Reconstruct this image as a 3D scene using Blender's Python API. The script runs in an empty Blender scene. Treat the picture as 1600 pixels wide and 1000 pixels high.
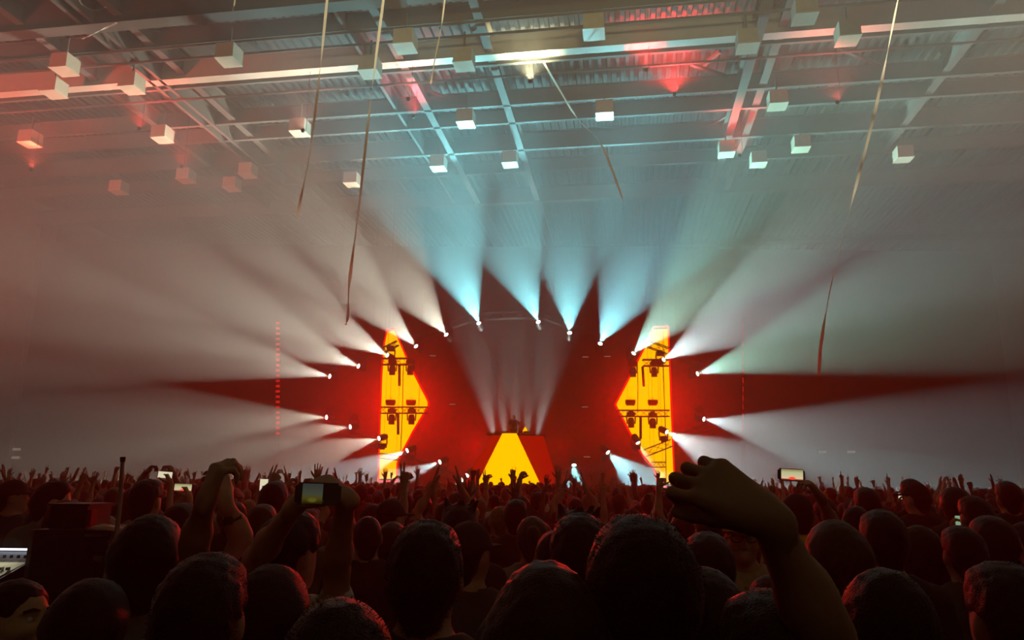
import bpy, bmesh, math, random
import numpy as np
from mathutils import Vector, Matrix, Quaternion

random.seed(7)
rng = np.random.default_rng(7)
scene = bpy.context.scene
COL = scene.collection

# ------------------------------------------------------------------ camera
FPX = 1155.0                                  # focal length in pixels of the 1600 px wide frame
PITCH = math.atan(248.0 / FPX)
ROLL = 0.010
CAM = Vector((0.0, 0.0, 1.95))
_F = Vector((0, math.cos(PITCH), math.sin(PITCH)))
_U0 = Vector((0, -math.sin(PITCH), math.cos(PITCH)))
_R0 = Vector((1, 0, 0))
_R = (_R0 * math.cos(ROLL) + _U0 * math.sin(ROLL)).normalized()
_U = _R.cross(_F).normalized()
cam_data = bpy.data.cameras.new('camera')
cam = bpy.data.objects.new('camera', cam_data)
COL.objects.link(cam)
cam_data.sensor_width = 36.0
cam_data.lens = FPX * 36.0 / 1600.0
cam_data.clip_start = 0.05
cam_data.clip_end = 300
m = Matrix((( _R.x, _U.x, -_F.x, CAM.x), (_R.y, _U.y, -_F.y, CAM.y), (_R.z, _U.z, -_F.z, CAM.z), (0, 0, 0, 1)))
cam.matrix_world = m
scene.camera = cam


def ray(px, py):
    return (_F * FPX + _R * (px - 800.0) - _U * (py - 500.0)).normalized()


def at(px, py, Y):                            # the point seen at a pixel on the plane y = Y
    d = ray(px, py)
    return CAM + d * ((Y - CAM.y) / d.y)


def atz(px, py, Z):                           # the point seen at a pixel on the plane z = Z
    d = ray(px, py)
    return CAM + d * ((Z - CAM.z) / d.z)


def proj(p):
    v = Vector(p) - CAM
    k = FPX / v.dot(_F)
    return 800 + v.dot(_R) * k, 500 - v.dot(_U) * k


# ------------------------------------------------------------------ world, exposure, render quality
w = bpy.data.worlds.new('world')
scene.world = w
w.use_nodes = True
w.node_tree.nodes['Background'].inputs[0].default_value = (0.012, 0.010, 0.008, 1)
w.node_tree.nodes['Background'].inputs[1].default_value = 0.0
vs = scene.view_settings
vs.view_transform = 'Standard'
vs.look = 'None'
vs.exposure = 0.0
vs.gamma = 1.0
vs.use_curve_mapping = False
cy = scene.cycles
cy.max_bounces = 3
cy.diffuse_bounces = 2
cy.glossy_bounces = 1
cy.transmission_bounces = 2
cy.transparent_max_bounces = 6
cy.volume_bounces = 0
cy.use_denoising = True
cy.sample_clamp_indirect = 2.0
cy.sample_clamp_direct = 0.0
cy.use_light_tree = True
cy.caustics_reflective = False
cy.caustics_refractive = False

HAZE_DENSITY = 0.020
HAZE_G = 0.25
YS = 40.0                                     # the stage plane: fixtures and screens stand about here

# ------------------------------------------------------------------ lights of the hall (the lamps on the rig carry their own)
def lamp(name, kind, loc, power, color, aim=None, size=0.1, spot=60, blend=0.5, parent=None):
    ld = bpy.data.lights.new(name, kind)
    ld.energy = power
    ld.color = color
    if kind == 'SPOT':
        ld.spot_size = math.radians(spot)
        ld.spot_blend = blend
        ld.shadow_soft_size = size
    elif kind == 'AREA':
        ld.shape = 'DISK'
        ld.size = size
    else:
        ld.shadow_soft_size = size
    o = bpy.data.objects.new(name, ld)
    COL.objects.link(o)
    o.location = loc
    if aim is not None:
        o.rotation_euler = (Vector(aim) - Vector(loc)).to_track_quat('-Z', 'Y').to_euler()
    return o


# red wash lamps without fixtures, added to redden the drape around the screens
WASH = [((625, 640), 9500), ((1017, 640), 9500), ((745, 700), 3500), ((870, 700), 1200)]
for (px, py), pw in WASH:
    t = at(px, py, 44.0)
    lamp('drape_red_fill', 'SPOT', (t.x, 41.2, t.z), pw, (1.0, 0.0, 0.004), aim=t, spot=128, blend=1.0, size=0.25)
# red lights at the stage thrown over the crowd and into the roof
for px, py, pw, aim in ((640, 610, 10500, (-1.5, 2, 1.2)), (1003, 610, 10500, (1.5, 2, 1.2))):
    lamp('red_audience_light', 'SPOT', at(px, py, 38.7), pw, (1.0, 0.002, 0.003), aim=aim, spot=26, blend=1.0, size=0.3)
for px, py, pw, aim in ((555, 640, 350, (-14, 8, 9.0)), (1085, 640, 200, (8, 6, 8.0))):
    lamp('red_hall_light', 'AREA', at(px, py, 38.6), pw, (1.0, 0.015, 0.01), aim=aim, size=4.0)
# unseen red lamp added beyond the left edge to redden boxes and haze
lamp('left_red_fill', 'SPOT', (-27.0, 17.0, 4.5), 38000, (1.0, 0.07, 0.04), aim=(-17, 33, 17), spot=80, blend=1.0, size=0.4)
# unseen warm flood added behind the camera, turned up at the roof
lamp('rear_warm_flood', 'SPOT', (1.5, -9.0, 4.5), 26000, (1.0, 0.86, 0.38), aim=(1.0, 11, 14.3), spot=44, blend=0.9, size=0.5)
lamp('rear_warm_fill', 'SPOT', (-1.0, -7.0, 4.0), 5, (1.0, 0.72, 0.30), aim=(0, 6, 1.6), spot=80, blend=1.0, size=0.4)  # unseen dim warm fill added behind the camera for the crowd
lamp('streamer_fill', 'SPOT', (17.0, 7.0, 8.0), 22000, (1.0, 0.88, 0.60), aim=(0, 13.2, 12.0), spot=46, blend=0.8, size=0.3)  # unseen warm lamp added at the right to brighten the streamers
lamp('right_red_fill', 'SPOT', (27.0, 17.0, 4.5), 14000, (1.0, 0.08, 0.05), aim=(16, 32, 17), spot=80, blend=1.0, size=0.4)  # unseen red lamp added beyond the right edge, reddening boxes and haze

# ------------------------------------------------------------------ helpers
def tag(o, label=None, cat=None, group=None, kind=None):
    if label: o['label'] = label
    if cat: o['category'] = cat
    if group: o['group'] = group
    if kind: o['kind'] = kind
    return o


def thing(name, label, cat, loc=(0, 0, 0), group=None, rz=0.0):
    o = bpy.data.objects.new(name, None)
    o.empty_display_size = 0.1
    COL.objects.link(o)
    o.location = loc
    o.rotation_euler = (0, 0, rz)
    return tag(o, label, cat, group)


def copy_tree(o, parent=None):
    c = o.copy()
    COL.objects.link(c)
    if parent is not None:
        c.parent = parent
    for ch in o.children:
        copy_tree(ch, c)
    return c


def basis(d):
    d = Vector(d).normalized()
    a = Vector((0, 0, 1)) if abs(d.z) < 0.9 else Vector((0, 1, 0))
    s = d.cross(a).normalized()
    return d, s, s.cross(d).normalized()


class MB:
    def __init__(self):
        self.v, self.f = [], []

    def add(self, vs, fs):
        n = len(self.v)
        self.v += [tuple(p) for p in vs]
        self.f += [tuple(i + n for i in f) for f in fs]
        return self

    def box(self, c, s, R=None):
        c = Vector(c)
        pts = [Vector((x * s[0] / 2, y * s[1] / 2, z * s[2] / 2)) for x in (-1, 1) for y in (-1, 1) for z in (-1, 1)]
        if R is not None:
            pts = [R @ p for p in pts]
        return self.add([c + p for p in pts], [(0, 1, 3, 2), (4, 6, 7, 5), (0, 4, 5, 1), (2, 3, 7, 6), (0, 2, 6, 4), (1, 5, 7, 3)])

    def bar(self, a, b, wx, wz=None, up=None):            # rectangular bar from a to b
        a, b = Vector(a), Vector(b)
        d, s, u = basis(b - a)
        if up is not None:
            s = d.cross(Vector(up)).normalized()
            u = s.cross(d).normalized()
        wz = wx if wz is None else wz
        p = [s * x * wx / 2 + u * z * wz / 2 for x, z in ((-1, -1), (1, -1), (1, 1), (-1, 1))]
        return self.add([a + q for q in p] + [b + q for q in p], [(3, 2, 1, 0), (4, 5, 6, 7), (0, 1, 5, 4), (1, 2, 6, 5), (2, 3, 7, 6), (3, 0, 4, 7)])

    def tube(self, pts, r, n=6):
        pts = [Vector(p) for p in pts]
        rings = []
        for i, p in enumerate(pts):
            d = (pts[min(i + 1, len(pts) - 1)] - pts[max(i - 1, 0)])
            _, s, u = basis(d)
            rr = r[i] if isinstance(r, (list, tuple)) else r
            rings.append([p + (s * math.cos(2 * math.pi * k / n) + u * math.sin(2 * math.pi * k / n)) * rr for k in range(n)])
        vs = [q for ring in rings for q in ring]
        fs = [(i * n + k, i * n + (k + 1) % n, (i + 1) * n + (k + 1) % n, (i + 1) * n + k) for i in range(len(pts) - 1) for k in range(n)]
        fs += [tuple(range(n))[::-1], tuple((len(pts) - 1) * n + k for k in range(n))]
        return self.add(vs, fs)

    def lathe(self, prof, n=16, M=None):                  # profile of (r, z) about local Z
        vs = []
        for r, z in prof:
            for k in range(n):
                p = Vector((r * math.cos(2 * math.pi * k / n), r * math.sin(2 * math.pi * k / n), z))
                vs.append(M @ p if M is not None else p)
        fs = [(i * n + k, i * n + (k + 1) % n, (i + 1) * n + (k + 1) % n, (i + 1) * n + k) for i in range(len(prof) - 1) for k in range(n)]
        fs += [tuple(range(n))[::-1], tuple((len(prof) - 1) * n + k for k in range(n))]
        return self.add(vs, fs)

    def prism(self, pts, depth):                          # polygon pushed back by the vector depth
        n = len(pts)
        d = Vector(depth)
        vs = [Vector(p) for p in pts] + [Vector(p) + d for p in pts]
        fs = [tuple(range(n)), tuple(range(n, 2 * n))[::-1]] + [(i, (i + 1) % n + 0, (i + 1) % n + n, i + n)[::-1] for i in range(n)]
        return self.add(vs, fs)

    def build(self, name, mat, parent=None, smooth=False, kind=None, label=None):
        me = bpy.data.meshes.new(name)
        me.from_pydata(self.v, [], self.f)
        b = bmesh.new()
        b.from_mesh(me)
        bmesh.ops.recalc_face_normals(b, faces=b.faces)
        b.to_mesh(me)
        b.free()
        if smooth:
            me.shade_smooth()
        me.materials.append(mat)
        o = bpy.data.objects.new(name, me)
        COL.objects.link(o)
        if parent is not None:
            o.parent = parent
        if kind: o['kind'] = kind
        if label: o['label'] = label
        return o


def mesh_obj(name, v, f, mat, parent=None, smooth=True):
    me = bpy.data.meshes.new(name)
    me.from_pydata(v, [], f)
    if smooth:
        me.shade_smooth()
    me.materials.append(mat)
    o = bpy.data.objects.new(name, me)
    COL.objects.link(o)
    if parent is not None:
        o.parent = parent
    return o


# ------------------------------------------------------------------ procedural materials
def pbr(name, c, rough=0.6, metal=0.0, noise=0.0, nscale=8.0, sheen=0.0, bump=0.0, bscale=60.0, spec=0.5):
    mt = bpy.data.materials.new(name)
    mt.use_nodes = True
    nt = mt.node_tree
    p = nt.nodes['Principled BSDF']
    p.inputs['Base Color'].default_value = (*c, 1)
    p.inputs['Roughness'].default_value = rough
    p.inputs['Metallic'].default_value = metal
    p.inputs['Specular IOR Level'].default_value = spec
    if sheen:
        p.inputs['Sheen Weight'].default_value = sheen
        p.inputs['Sheen Roughness'].default_value = 0.4
    tc = nt.nodes.new('ShaderNodeTexCoord')
    if noise:
        n = nt.nodes.new('ShaderNodeTexNoise')
        n.inputs['Scale'].default_value = nscale
        n.inputs['Detail'].default_value = 3
        nt.links.new(tc.outputs['Object'], n.inputs['Vector'])
        r = nt.nodes.new('ShaderNodeValToRGB')
        r.color_ramp.elements[0].position = 0.3
        r.color_ramp.elements[1].position = 0.7
        r.color_ramp.elements[0].color = (*[x * (1 - noise) for x in c], 1)
        r.color_ramp.elements[1].color = (*[min(1, x * (1 + noise)) for x in c], 1)
        nt.links.new(n.outputs['Fac'], r.inputs['Fac'])
        nt.links.new(r.outputs['Color'], p.inputs['Base Color'])
    if bump:
        n2 = nt.nodes.new('ShaderNodeTexNoise')
        n2.inputs['Scale'].default_value = bscale
        nt.links.new(tc.outputs['Object'], n2.inputs['Vector'])
        b = nt.nodes.new('ShaderNodeBump')
        b.inputs['Strength'].default_value = bump
        b.inputs['Distance'].default_value = 0.01
        nt.links.new(n2.outputs['Fac'], b.inputs['Height'])
        nt.links.new(b.outputs['Normal'], p.inputs['Normal'])
    return mt


def emit(name, c, s):
    mt = bpy.data.materials.new(name)
    mt.use_nodes = True
    nt = mt.node_tree
    nt.nodes.clear()
    e = nt.nodes.new('ShaderNodeEmission')
    e.inputs[0].default_value = (*c, 1)
    e.inputs[1].default_value = s
    o = nt.nodes.new('ShaderNodeOutputMaterial')
    nt.links.new(e.outputs[0], o.inputs[0])
    return mt


M = {
    'steel': pbr('painted steel', (0.10, 0.10, 0.095), 0.7, 0.0, 0.15, 3, spec=0.15),
    'paint': pbr('cream painted steel', (0.42, 0.38, 0.32), 0.6, 0.0, 0.08, 3),
    'deck': pbr('ribbed roof sheet', (0.045, 0.042, 0.04), 0.8, 0.0, 0.2, 2, spec=0.1),
    'concrete': pbr('dark concrete', (0.05, 0.048, 0.045), 0.85, 0, 0.3, 4, bump=0.3),
    'wallpanel': pbr('dull wall cladding', (0.16, 0.14, 0.13), 0.8, 0, 0.25, 1.5),
    'darkwall': pbr('dark rear wall', (0.012, 0.012, 0.012), 0.95, 0, 0.2, 6),
    'drape': pbr('black stage drape', (0.045, 0.04, 0.04), 0.95, 0, 0.2, 6),
    'box': pbr('cream lamp housing', (0.42, 0.39, 0.32), 0.5, 0, 0.1, 5),
    'boxlens': pbr('frosted lamp cover', (0.55, 0.52, 0.42), 0.35, 0, 0.05, 9),
    'black': pbr('black coated metal', (0.015, 0.015, 0.016), 0.5, 0.3, 0.3, 20),
    'case': pbr('black laminate case', (0.02, 0.019, 0.02), 0.45, 0, 0.3, 20),
    'truss': pbr('dark aluminium truss', (0.06, 0.06, 0.06), 0.4, 0.7, 0.2, 12),
    'alu': pbr('brushed aluminium', (0.5, 0.5, 0.5), 0.35, 0.9, 0.1, 20),
    'yellow': emit('amber screen light', (1.0, 0.45, 0.0), 2.7),
    'redhalo': emit('red halo glow', (1.0, 0.0, 0.004), 2.2),
    'reddim': emit('dim red glow', (1.0, 0.02, 0.015), 1.1),
    'frontred': emit('red front glow', (1.0, 0.0, 0.003), 0.55),
    'lens': emit('white lamp lens', (0.9, 1.0, 1.0), 14.0),
    'pale': emit('pale strip light', (0.55, 0.4, 0.3), 0.5),
    'stripled': emit('cool console light strip', (0.75, 0.85, 1.0), 2.2),
    'paper': pbr('cream paper streamer', (0.95, 0.92, 0.78), 0.6, 0, 0.03, 30),
    'cable': pbr('black rubber cable', (0.01, 0.01, 0.01), 0.7),
}
_nt = M['paper'].node_tree                       # thin paper lets light through
_tr = _nt.nodes.new('ShaderNodeBsdfTranslucent')
_tr.inputs[0].default_value = (0.95, 0.92, 0.80, 1)
_mx = _nt.nodes.new('ShaderNodeMixShader')
_mx.inputs[0].default_value = 0.45
_ou = [n for n in _nt.nodes if n.type == 'OUTPUT_MATERIAL'][0]
_nt.links.new(_nt.nodes['Principled BSDF'].outputs[0], _mx.inputs[1])
_nt.links.new(_tr.outputs[0], _mx.inputs[2])
_nt.links.new(_mx.outputs[0], _ou.inputs[0])

# ------------------------------------------------------------------ the hall: turned a few degrees against the stage
YAW = math.radians(8.8)
LDIR = Vector((math.sin(YAW), math.cos(YAW), 0))
CDIR = Vector((math.cos(YAW), -math.sin(YAW), 0))
ZB, ZD = 17.0, 18.5                             # underside of the girders, roof sheets
UL, UR, V0, V1 = -36.0, 31.0, -14.0, 60.0


def B(u, v, z):
    return CDIR * u + LDIR * v + Vector((0, 0, z))


def uv(p):
    p = Vector(p)
    return p.dot(CDIR), p.dot(LDIR)


def wall(name, u0, v0, u1, v1, z0, z1, thick, mat):
    a, b = B(u0, v0, 0), B(u1, v1, 0)
    d = (b - a).normalized()
    nrm = Vector((-d.y, d.x, 0)) * thick
    mb = MB().prism([a + Vector((0, 0, z0)), b + Vector((0, 0, z0)), b + Vector((0, 0, z1)), a + Vector((0, 0, z1))], nrm)
    return tag(mb.build(name, mat), kind='structure')


fl = MB().prism([B(UL, V0, 0), B(UR, V0, 0), B(UR, V1, 0), B(UL, V1, 0)], (0, 0, -0.2)).build('floor', M['concrete'])
tag(fl, kind='structure')
wl = wall('wall_left', UL, V0, UL, V1, 0, ZD + 0.4, 0.3, M['wallpanel'])
wr = wall('wall_right', UR, V1, UR, V0, 0, ZD + 0.4, 0.3, M['wallpanel'])
wall('wall_back', UL, V1, UR, V1, 0, ZD + 0.4, 0.3, M['wallpanel'])
wall('wall_front', UR, V0, UL, V0, 0, ZD + 0.4, 0.3, M['darkwall'])  # unseen wall made near black to cut light bounced onto the crowd

# wall cladding panels and columns, the pieces that can be told apart on the two long walls
for side, wobj, u, s in (('l', wl, UL, 1), ('r', wr, UR, -1)):
    for i in range(11):
        v = 4 + i * 5.0
        for j in range(3):
            mb = MB()
            c = B(u + s * 0.05, v + 2.5, 3.1 + j * 6.0)
            R = Matrix(((CDIR.x, LDIR.x, 0), (CDIR.y, LDIR.y, 0), (0, 0, 1)))
            mb.box(c, (0.08, 4.7, 5.7), R)
            mb.build('cladding_panel', M['wallpanel'], wobj)
    for i in range(7):
        mb = MB()
        mb.bar(B(u + s * 0.3, 2 + i * 9.5, 0), B(u + s * 0.3, 2 + i * 9.5, ZD), 0.45, 0.45)
        mb.build('wall_column', M['steel'], wobj)

# roof of ribbed sheets, ribs along the hall; one sheet per bay
ceil = MB().prism([B(UL, V0, ZD + 0.3), B(UR, V0, ZD + 0.3), B(UR, V1, ZD + 0.3), B(UL, V1, ZD + 0.3)], (0, 0, 0.15)).build('ceiling', M['deck'])
tag(ceil, kind='structure')
NU, NV = 10, 8
du, dv = (UR - UL) / NU, (V1 - V0) / NV
for i in range(NU):
    for j in range(NV):
        u0, v0 = UL + i * du, V0 + j * dv
        vs, fs, k = [], [], 0
        pitch = du / 18
        prof = []
        for r in range(18):
            b0 = u0 + r * pitch
            prof += [(b0, 0.0), (b0 + pitch * 0.45, 0.0), (b0 + pitch * 0.55, -0.13), (b0 + pitch * 0.9, -0.13)]
        prof.append((u0 + du, 0.0))
        for (u, z) in prof:
            vs += [B(u, v0 + 0.02, ZD + z + 0.14), B(u, v0 + dv - 0.02, ZD + z + 0.14)]
        fs = [(2 * q, 2 * q + 1, 2 * q + 3, 2 * q + 2) for q in range(len(prof) - 1)]
        mesh_obj('roof_sheet', vs, fs, M['deck'], ceil, smooth=False)


def i_beam(a, b, wf, dp, tf=0.04, name='ceiling_beam', mat=None, box=False):
    a, b = Vector(a), Vector(b)
    up = Vector((0, 0, 1))
    mb = MB()
    mb.bar(a + up * tf / 2, b + up * tf / 2, wf, tf, up)
    if box:
        mb.bar(a + up * dp / 2, b + up * dp / 2, wf * 0.86, dp - 2 * tf, up)
    else:
        mb.bar(a + up * dp / 2, b + up * dp / 2, 0.03, dp - tf, up)
    mb.bar(a + up * (dp - tf / 2), b + up * (dp - tf / 2), wf, tf, up)
    o = mb.build(name, mat or M['steel'])
    return tag(o, kind='structure')


def cross_beam(px, py, z, wf, dp, **k):
    _, v = uv(atz(px, py, z))
    return i_beam(B(UL, v, z), B(UR, v, z), wf, dp, **k)


def long_beam(px, py, z, wf, dp, v0=None, v1=None, **k):
    u, _ = uv(atz(px, py, z))
    return i_beam(B(u, V0 if v0 is None else v0, z), B(u, V1 if v1 is None else v1, z), wf, dp, **k)


# across the hall
cross_beam(400, 22, ZB - 0.2, 0.5, 1.5)
cross_beam(600, 45, ZB + 0.1, 0.16, 0.7)
MAIN = cross_beam(562, 106, ZB, 0.42, 0.9, box=True, mat=M['paint'])
cross_beam(830, 98, ZB + 0.05, 0.12, 0.5)
cross_beam(800, 165, ZB + 0.1, 0.16, 0.7)
cross_beam(800, 193, ZB + 0.1, 0.16, 0.7)
cross_beam(800, 236, ZB + 0.1, 0.2, 0.9)
cross_beam(800, 270, ZB + 0.1, 0.2, 0.7)
cross_beam(800, 318, ZB, 0.3, 0.9)
cross_beam(820, 397, ZB - 0.4, 0.35, 0.3)
cross_beam(820, 392, ZB + 0.3, 0.6, 0.2)
# along the hall
for px, py, wf, z in ((60, 60, 0.3, ZB + 0.2), (215, 112, 0.14, ZB), (232, 110, 0.14, ZB), (300, 130, 0.3, ZB + 0.2), (590, 126, 0.12, ZB + 0.2),
                      (645, 130, 0.3, ZB + 0.1), (785, 145, 0.3, ZB + 0.1), (1172, 100, 0.34, ZB - 0.05), (1210, 80, 0.3, ZB + 0.2), (1480, 110, 0.3, ZB + 0.2)):
    long_beam(px, py, z, wf, 0.7)


def diag(p, q, z, w_=0.12):
    mb = MB().bar(atz(*p, z), atz(*q, z), w_, w_)
    return tag(mb.build('ceiling_beam', M['steel']), kind='structure')


for p, q in (((738, 46), (835, -14)), ((1210, 8), (1250, 18)), ((1312, 76), (1385, 106)), ((660, 140), (745, 166)), ((1080, 100), (1150, 125)),
             ((1100, 102), (1125, 80)), ((1110, 195), (1150, 172)), ((700, 20), (660, -20)), ((200, 36), (255, 52)), ((510, 14), (525, 40))):
    diag(p, q, ZB + 0.75)
# hangers below the far cross beam
_, vfar = uv(atz(820, 397, ZB - 0.4))
for px in (655, 947, 1043, 1093):
    u, _ = uv(at(px, 397, (B(0, vfar, 0)).y))
    mb = MB().bar(B(u, vfar, ZB - 0.4), B(u + (0.9 if px < 700 else 0.0), vfar - 0.6, ZB - 1.7), 0.22, 0.16)
    tag(mb.build('ceiling_beam', M['steel']), kind='structure')
# service pipes clipped under the beams
for px, py in ((700, 60), (905, 22), (1105, 98)):
    _, v = uv(atz(px, py, ZB - 0.1))
    tag(MB().tube([B(UL + 1, v, ZB - 0.06), B(UR - 1, v, ZB - 0.06)], 0.05, 8).build('ceiling_pipe', M['steel']), kind='structure')

# square lamp boxes hung from the roof steel
def make_box():
    r = thing('ceiling_lamp', 'x', 'lamp')
    MB().box((0, 0, 0.30), (0.66, 0.66, 0.52)).build('housing', M['box'], r)
    MB().box((0, 0, 0.02), (0.70, 0.70, 0.05)).build('lamp_cover', M['boxlens'], r)
    MB().bar((0, 0, 0.55), (0, 0, 1.35), 0.06).build('hanger', M['steel'], r)
    return r


LAMPS = [
    (633, 76, 'lit cream ceiling lamp box above the bright girder, between two hanging streamers'),
    (578, 116, 'cream ceiling lamp box under the girder beside the second hanging streamer'),
    (725, 104, 'pale ceiling lamp box under the girder next to its brightest stretch'),
    (928, 54, 'cream ceiling lamp box just above the red-lit end of the girder'),
    (728, 195, 'small pale ceiling lamp box on the thin beam behind the bright girder'),
    (945, 182, 'small reddish ceiling lamp box on the thin beam beside the bent streamer'),
    (1215, 167, 'reddish ceiling lamp box beside the red-lit lengthwise beam'),
    (1258, 30, 'reddish ceiling lamp box high above the girder, right of the lengthwise beam'),
    (1325, 64, 'reddish ceiling lamp box under the girder near the longest streamer'),
    (1252, 234, 'faint pinkish ceiling lamp box deep in the haze near the longest streamer'),
    (1135, 242, 'faint red ceiling lamp box at the far end of the red-lit lengthwise beam'),
    (1185, 258, 'faintest ceiling lamp box in the greenish haze above the right screen'),
    (797, 258, 'dim ceiling lamp box in the teal haze above the middle of the stage'),
    (685, 264, 'dim ceiling lamp box in the teal haze above the left screen'),
    (468, 209, 'red-tinted ceiling lamp box beside the first hanging streamer'),
    (357, 97, 'cream ceiling lamp box above the left half of the girder'),
    (100, 112, 'red-lit ceiling lamp box upper one of the pair at the left wall'),
    (83, 148, 'red-lit ceiling lamp box lower one of the pair at the left wall'),
    (205, 141, 'red-lit ceiling lamp box where the left double beam meets the girder'),
    (253, 219, 'bright red ceiling lamp box alone below the left double beam'),
    (290, 283, 'brightest red ceiling lamp box, deep in the left haze'),
    (387, 275, 'dull red ceiling lamp box in the left haze, the farther of two'),
    (362, 296, 'dull red ceiling lamp box in the left haze, the lower of two'),
    (185, 301, 'very faint red ceiling lamp box in front of the left wall'),
    (46, 226, 'faint red ceiling lamp box against the left wall cladding'),
    (550, 289, 'very faint ceiling lamp box in the haze right of the first streamer'),
    (1168, 76, 'red-lit ceiling lamp box where the lengthwise beam meets the girder'),
    (1412, 250, 'faint pale ceiling lamp box in the haze towards the right wall'),
]
box0 = make_box()
for i, (px, py, lab) in enumerate(LAMPS):
    o = box0 if i == 0 else copy_tree(box0)
    z = ZB - 0.95
    o.location = atz(px, py, z)
    o.rotation_euler = (0, 0, -YAW)
    o['label'] = lab
    o['group'] = 'square lamp boxes under the roof'

# small lamps added below the steel to make its bright and red stretches
for (tx, ty), z0, drop, pw, c, ang, lab in (((828, 83), 17.0, 1.1, 5000, (1, .90, .50), 110, 'small added warm fill light under the brightest stretch of the girder'),
                                            ((1008, 73), 17.0, 0.9, 2200, (1, .02, .02), 90, 'small added red fill light under the reddest stretch of the girder'),
                                            ((1052, 108), 17.0, 1.0, 9000, (1, .02, .02), 120, 'small added red fill light below the red-lit roof sheets'),
                                            ((1152, 180), 17.0, 1.8, 2200, (1, .04, .03), 110, 'small added red fill light under the red-lit lengthwise beam'),
                                            ((647, 145), 17.0, 1.0, 3000, (1, .03, .05), 110, 'small added red fill light behind the girder, left of the middle'),
                                            ((640, 100), 17.0, 1.4, 700, (1, .34, .22), 120, 'small added peach fill light under the girder at the second streamer'),
                                            ((480, 112), 17.0, 2.4, 1000, (1, .45, .30), 130, 'small added peach fill light under the girder near the first streamer'),
                                            ((225, 135), 17.0, 1.8, 1500, (1, .05, .04), 130, 'small added red fill light where the left double beam meets the girder'),
                                            ((290, 200), 17.0, 1.8, 1100, (1, .05, .04), 130, 'small added red fill light below the left double beam'),
                                            ((60, 190), 17.0, 2.2, 1500, (1, .10, .06), 130, 'small added red fill light in front of the left wall'),
                                            ((1300, 70), 17.0, 2.2, 900, (1, .10, .08), 130, 'small added red fill light under the right part of the girder')):
    p = atz(tx, ty, z0) - Vector((0, 0, drop))
    o = thing('added_fill_light', lab, 'light', p, 'added fill lights under the roof steel')
    MB().lathe([(0.03, -0.10), (0.06, -0.08), (0.07, 0.03), (0.055, 0.03), (0.05, -0.02)], 10).build('lamp_housing', M['black'], o)
    MB().tube([(0.06, 0, -0.05), (0.12, 0, 0.0), (0.12, 0, drop + 1.62)], 0.01, 5).build('rod', M['black'], o)
    l = lamp('added_fill_spot', 'SPOT', (0, 0, 0.05), pw, c, spot=ang, blend=1.0, size=0.05)
    l.rotation_euler = (math.pi, 0, 0)
    l.parent = o

# beams of the ring: pixel of the lens, picture direction, lean towards the hall, cone angle, power, colour
TEAL, WARM, GREEN, COLD = (0.27, 0.88, 0.95), (0.92, 0.92, 0.72), (0.44, 1.0, 0.78), (0.66, 0.95, 0.92)
BEAMS = [
    (748, 505, -35, -80, 0.6, 42, 1.9, TEAL), (841, 503, -46, -85, 0.6, 40, 1.4, TEAL),
    (890, 520, -10, -90, 0.6, 44, 1.25, TEAL), (938, 537, 26, -60, 0.6, 48, 1.45, TEAL),
    (990, 552, 60, -66, 0.5, 44, 1.4, GREEN), (697, 523, -55, -65, 0.5, 44, 1.05, WARM),
    (650, 541, -92, -84, 0.5, 36, 1.3, WARM), (605, 555, -110, -50, 0.5, 36, 1.3, WARM),
    (560, 572, -120, -36, 0.5, 34, 1.05, WARM), (515, 588, -200, -22, 0.45, 28, 1.1, WARM),
    (510, 652, -200, 20, 0.4, 26, 0.7, WARM), (547, 667, -130, 26, 0.4, 28, 0.6, WARM),
    (592, 685, -130, 48, 0.4, 30, 0.75, WARM), (636, 704, -80, 40, 0.3, 30, 1.0, COLD),
    (687, 722, -80, 36, 0.3, 28, 0.9, COLD), (730, 743, -30, 30, 0.3, 30, 0.6, COLD),
    (850, 742, -30, 26, 0.3, 34, 0.8, COLD), (897, 727, 0, 60, 0.3, 56, 0.8, TEAL),
    (950, 707, 46, 50, 0.3, 50, 1.2, TEAL), (997, 692, 26, 56, 0.2, 24, 0.5, COLD),
    (1042, 675, 110, 74, 0.4, 42, 1.0, COLD), (1100, 655, 200, 56, 0.4, 36, 1.05, COLD),
    (1090, 584, 200, -52, 0.45, 36, 1.3, GREEN), (1037, 562, 110, -62, 0.5, 42, 1.35, COLD),
]
BEAM_POWER = 23000.0
FAN_POWER = 8000.0
LEAN = 2.15

# ------------------------------------------------------------------ stage, screens and rig
tag(MB().prism([(-31, 44.5, 0), (30, 44.5, 0), (30, 44.5, 16.2), (-31, 44.5, 16.2)], (0, 0.25, 0)).build('wall_stage', M['drape']), kind='structure')
st = thing('stage', 'wide dark stage deck behind the front row of the crowd', 'stage', (0.8, 36.5, 0))
MB().box((0, 4.0, 1.28), (34, 8.0, 0.16)).build('deck', M['black'], st)
MB().box((0, 0.06, 0.6), (34, 0.08, 1.2)).build('front_panel', M['case'], st)
for i in range(12):
    MB().box((-16.4 + i * 2.98, 1.2, 0.6), (0.12, 0.12, 1.2)).build('support_post', M['truss'], st)


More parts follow.
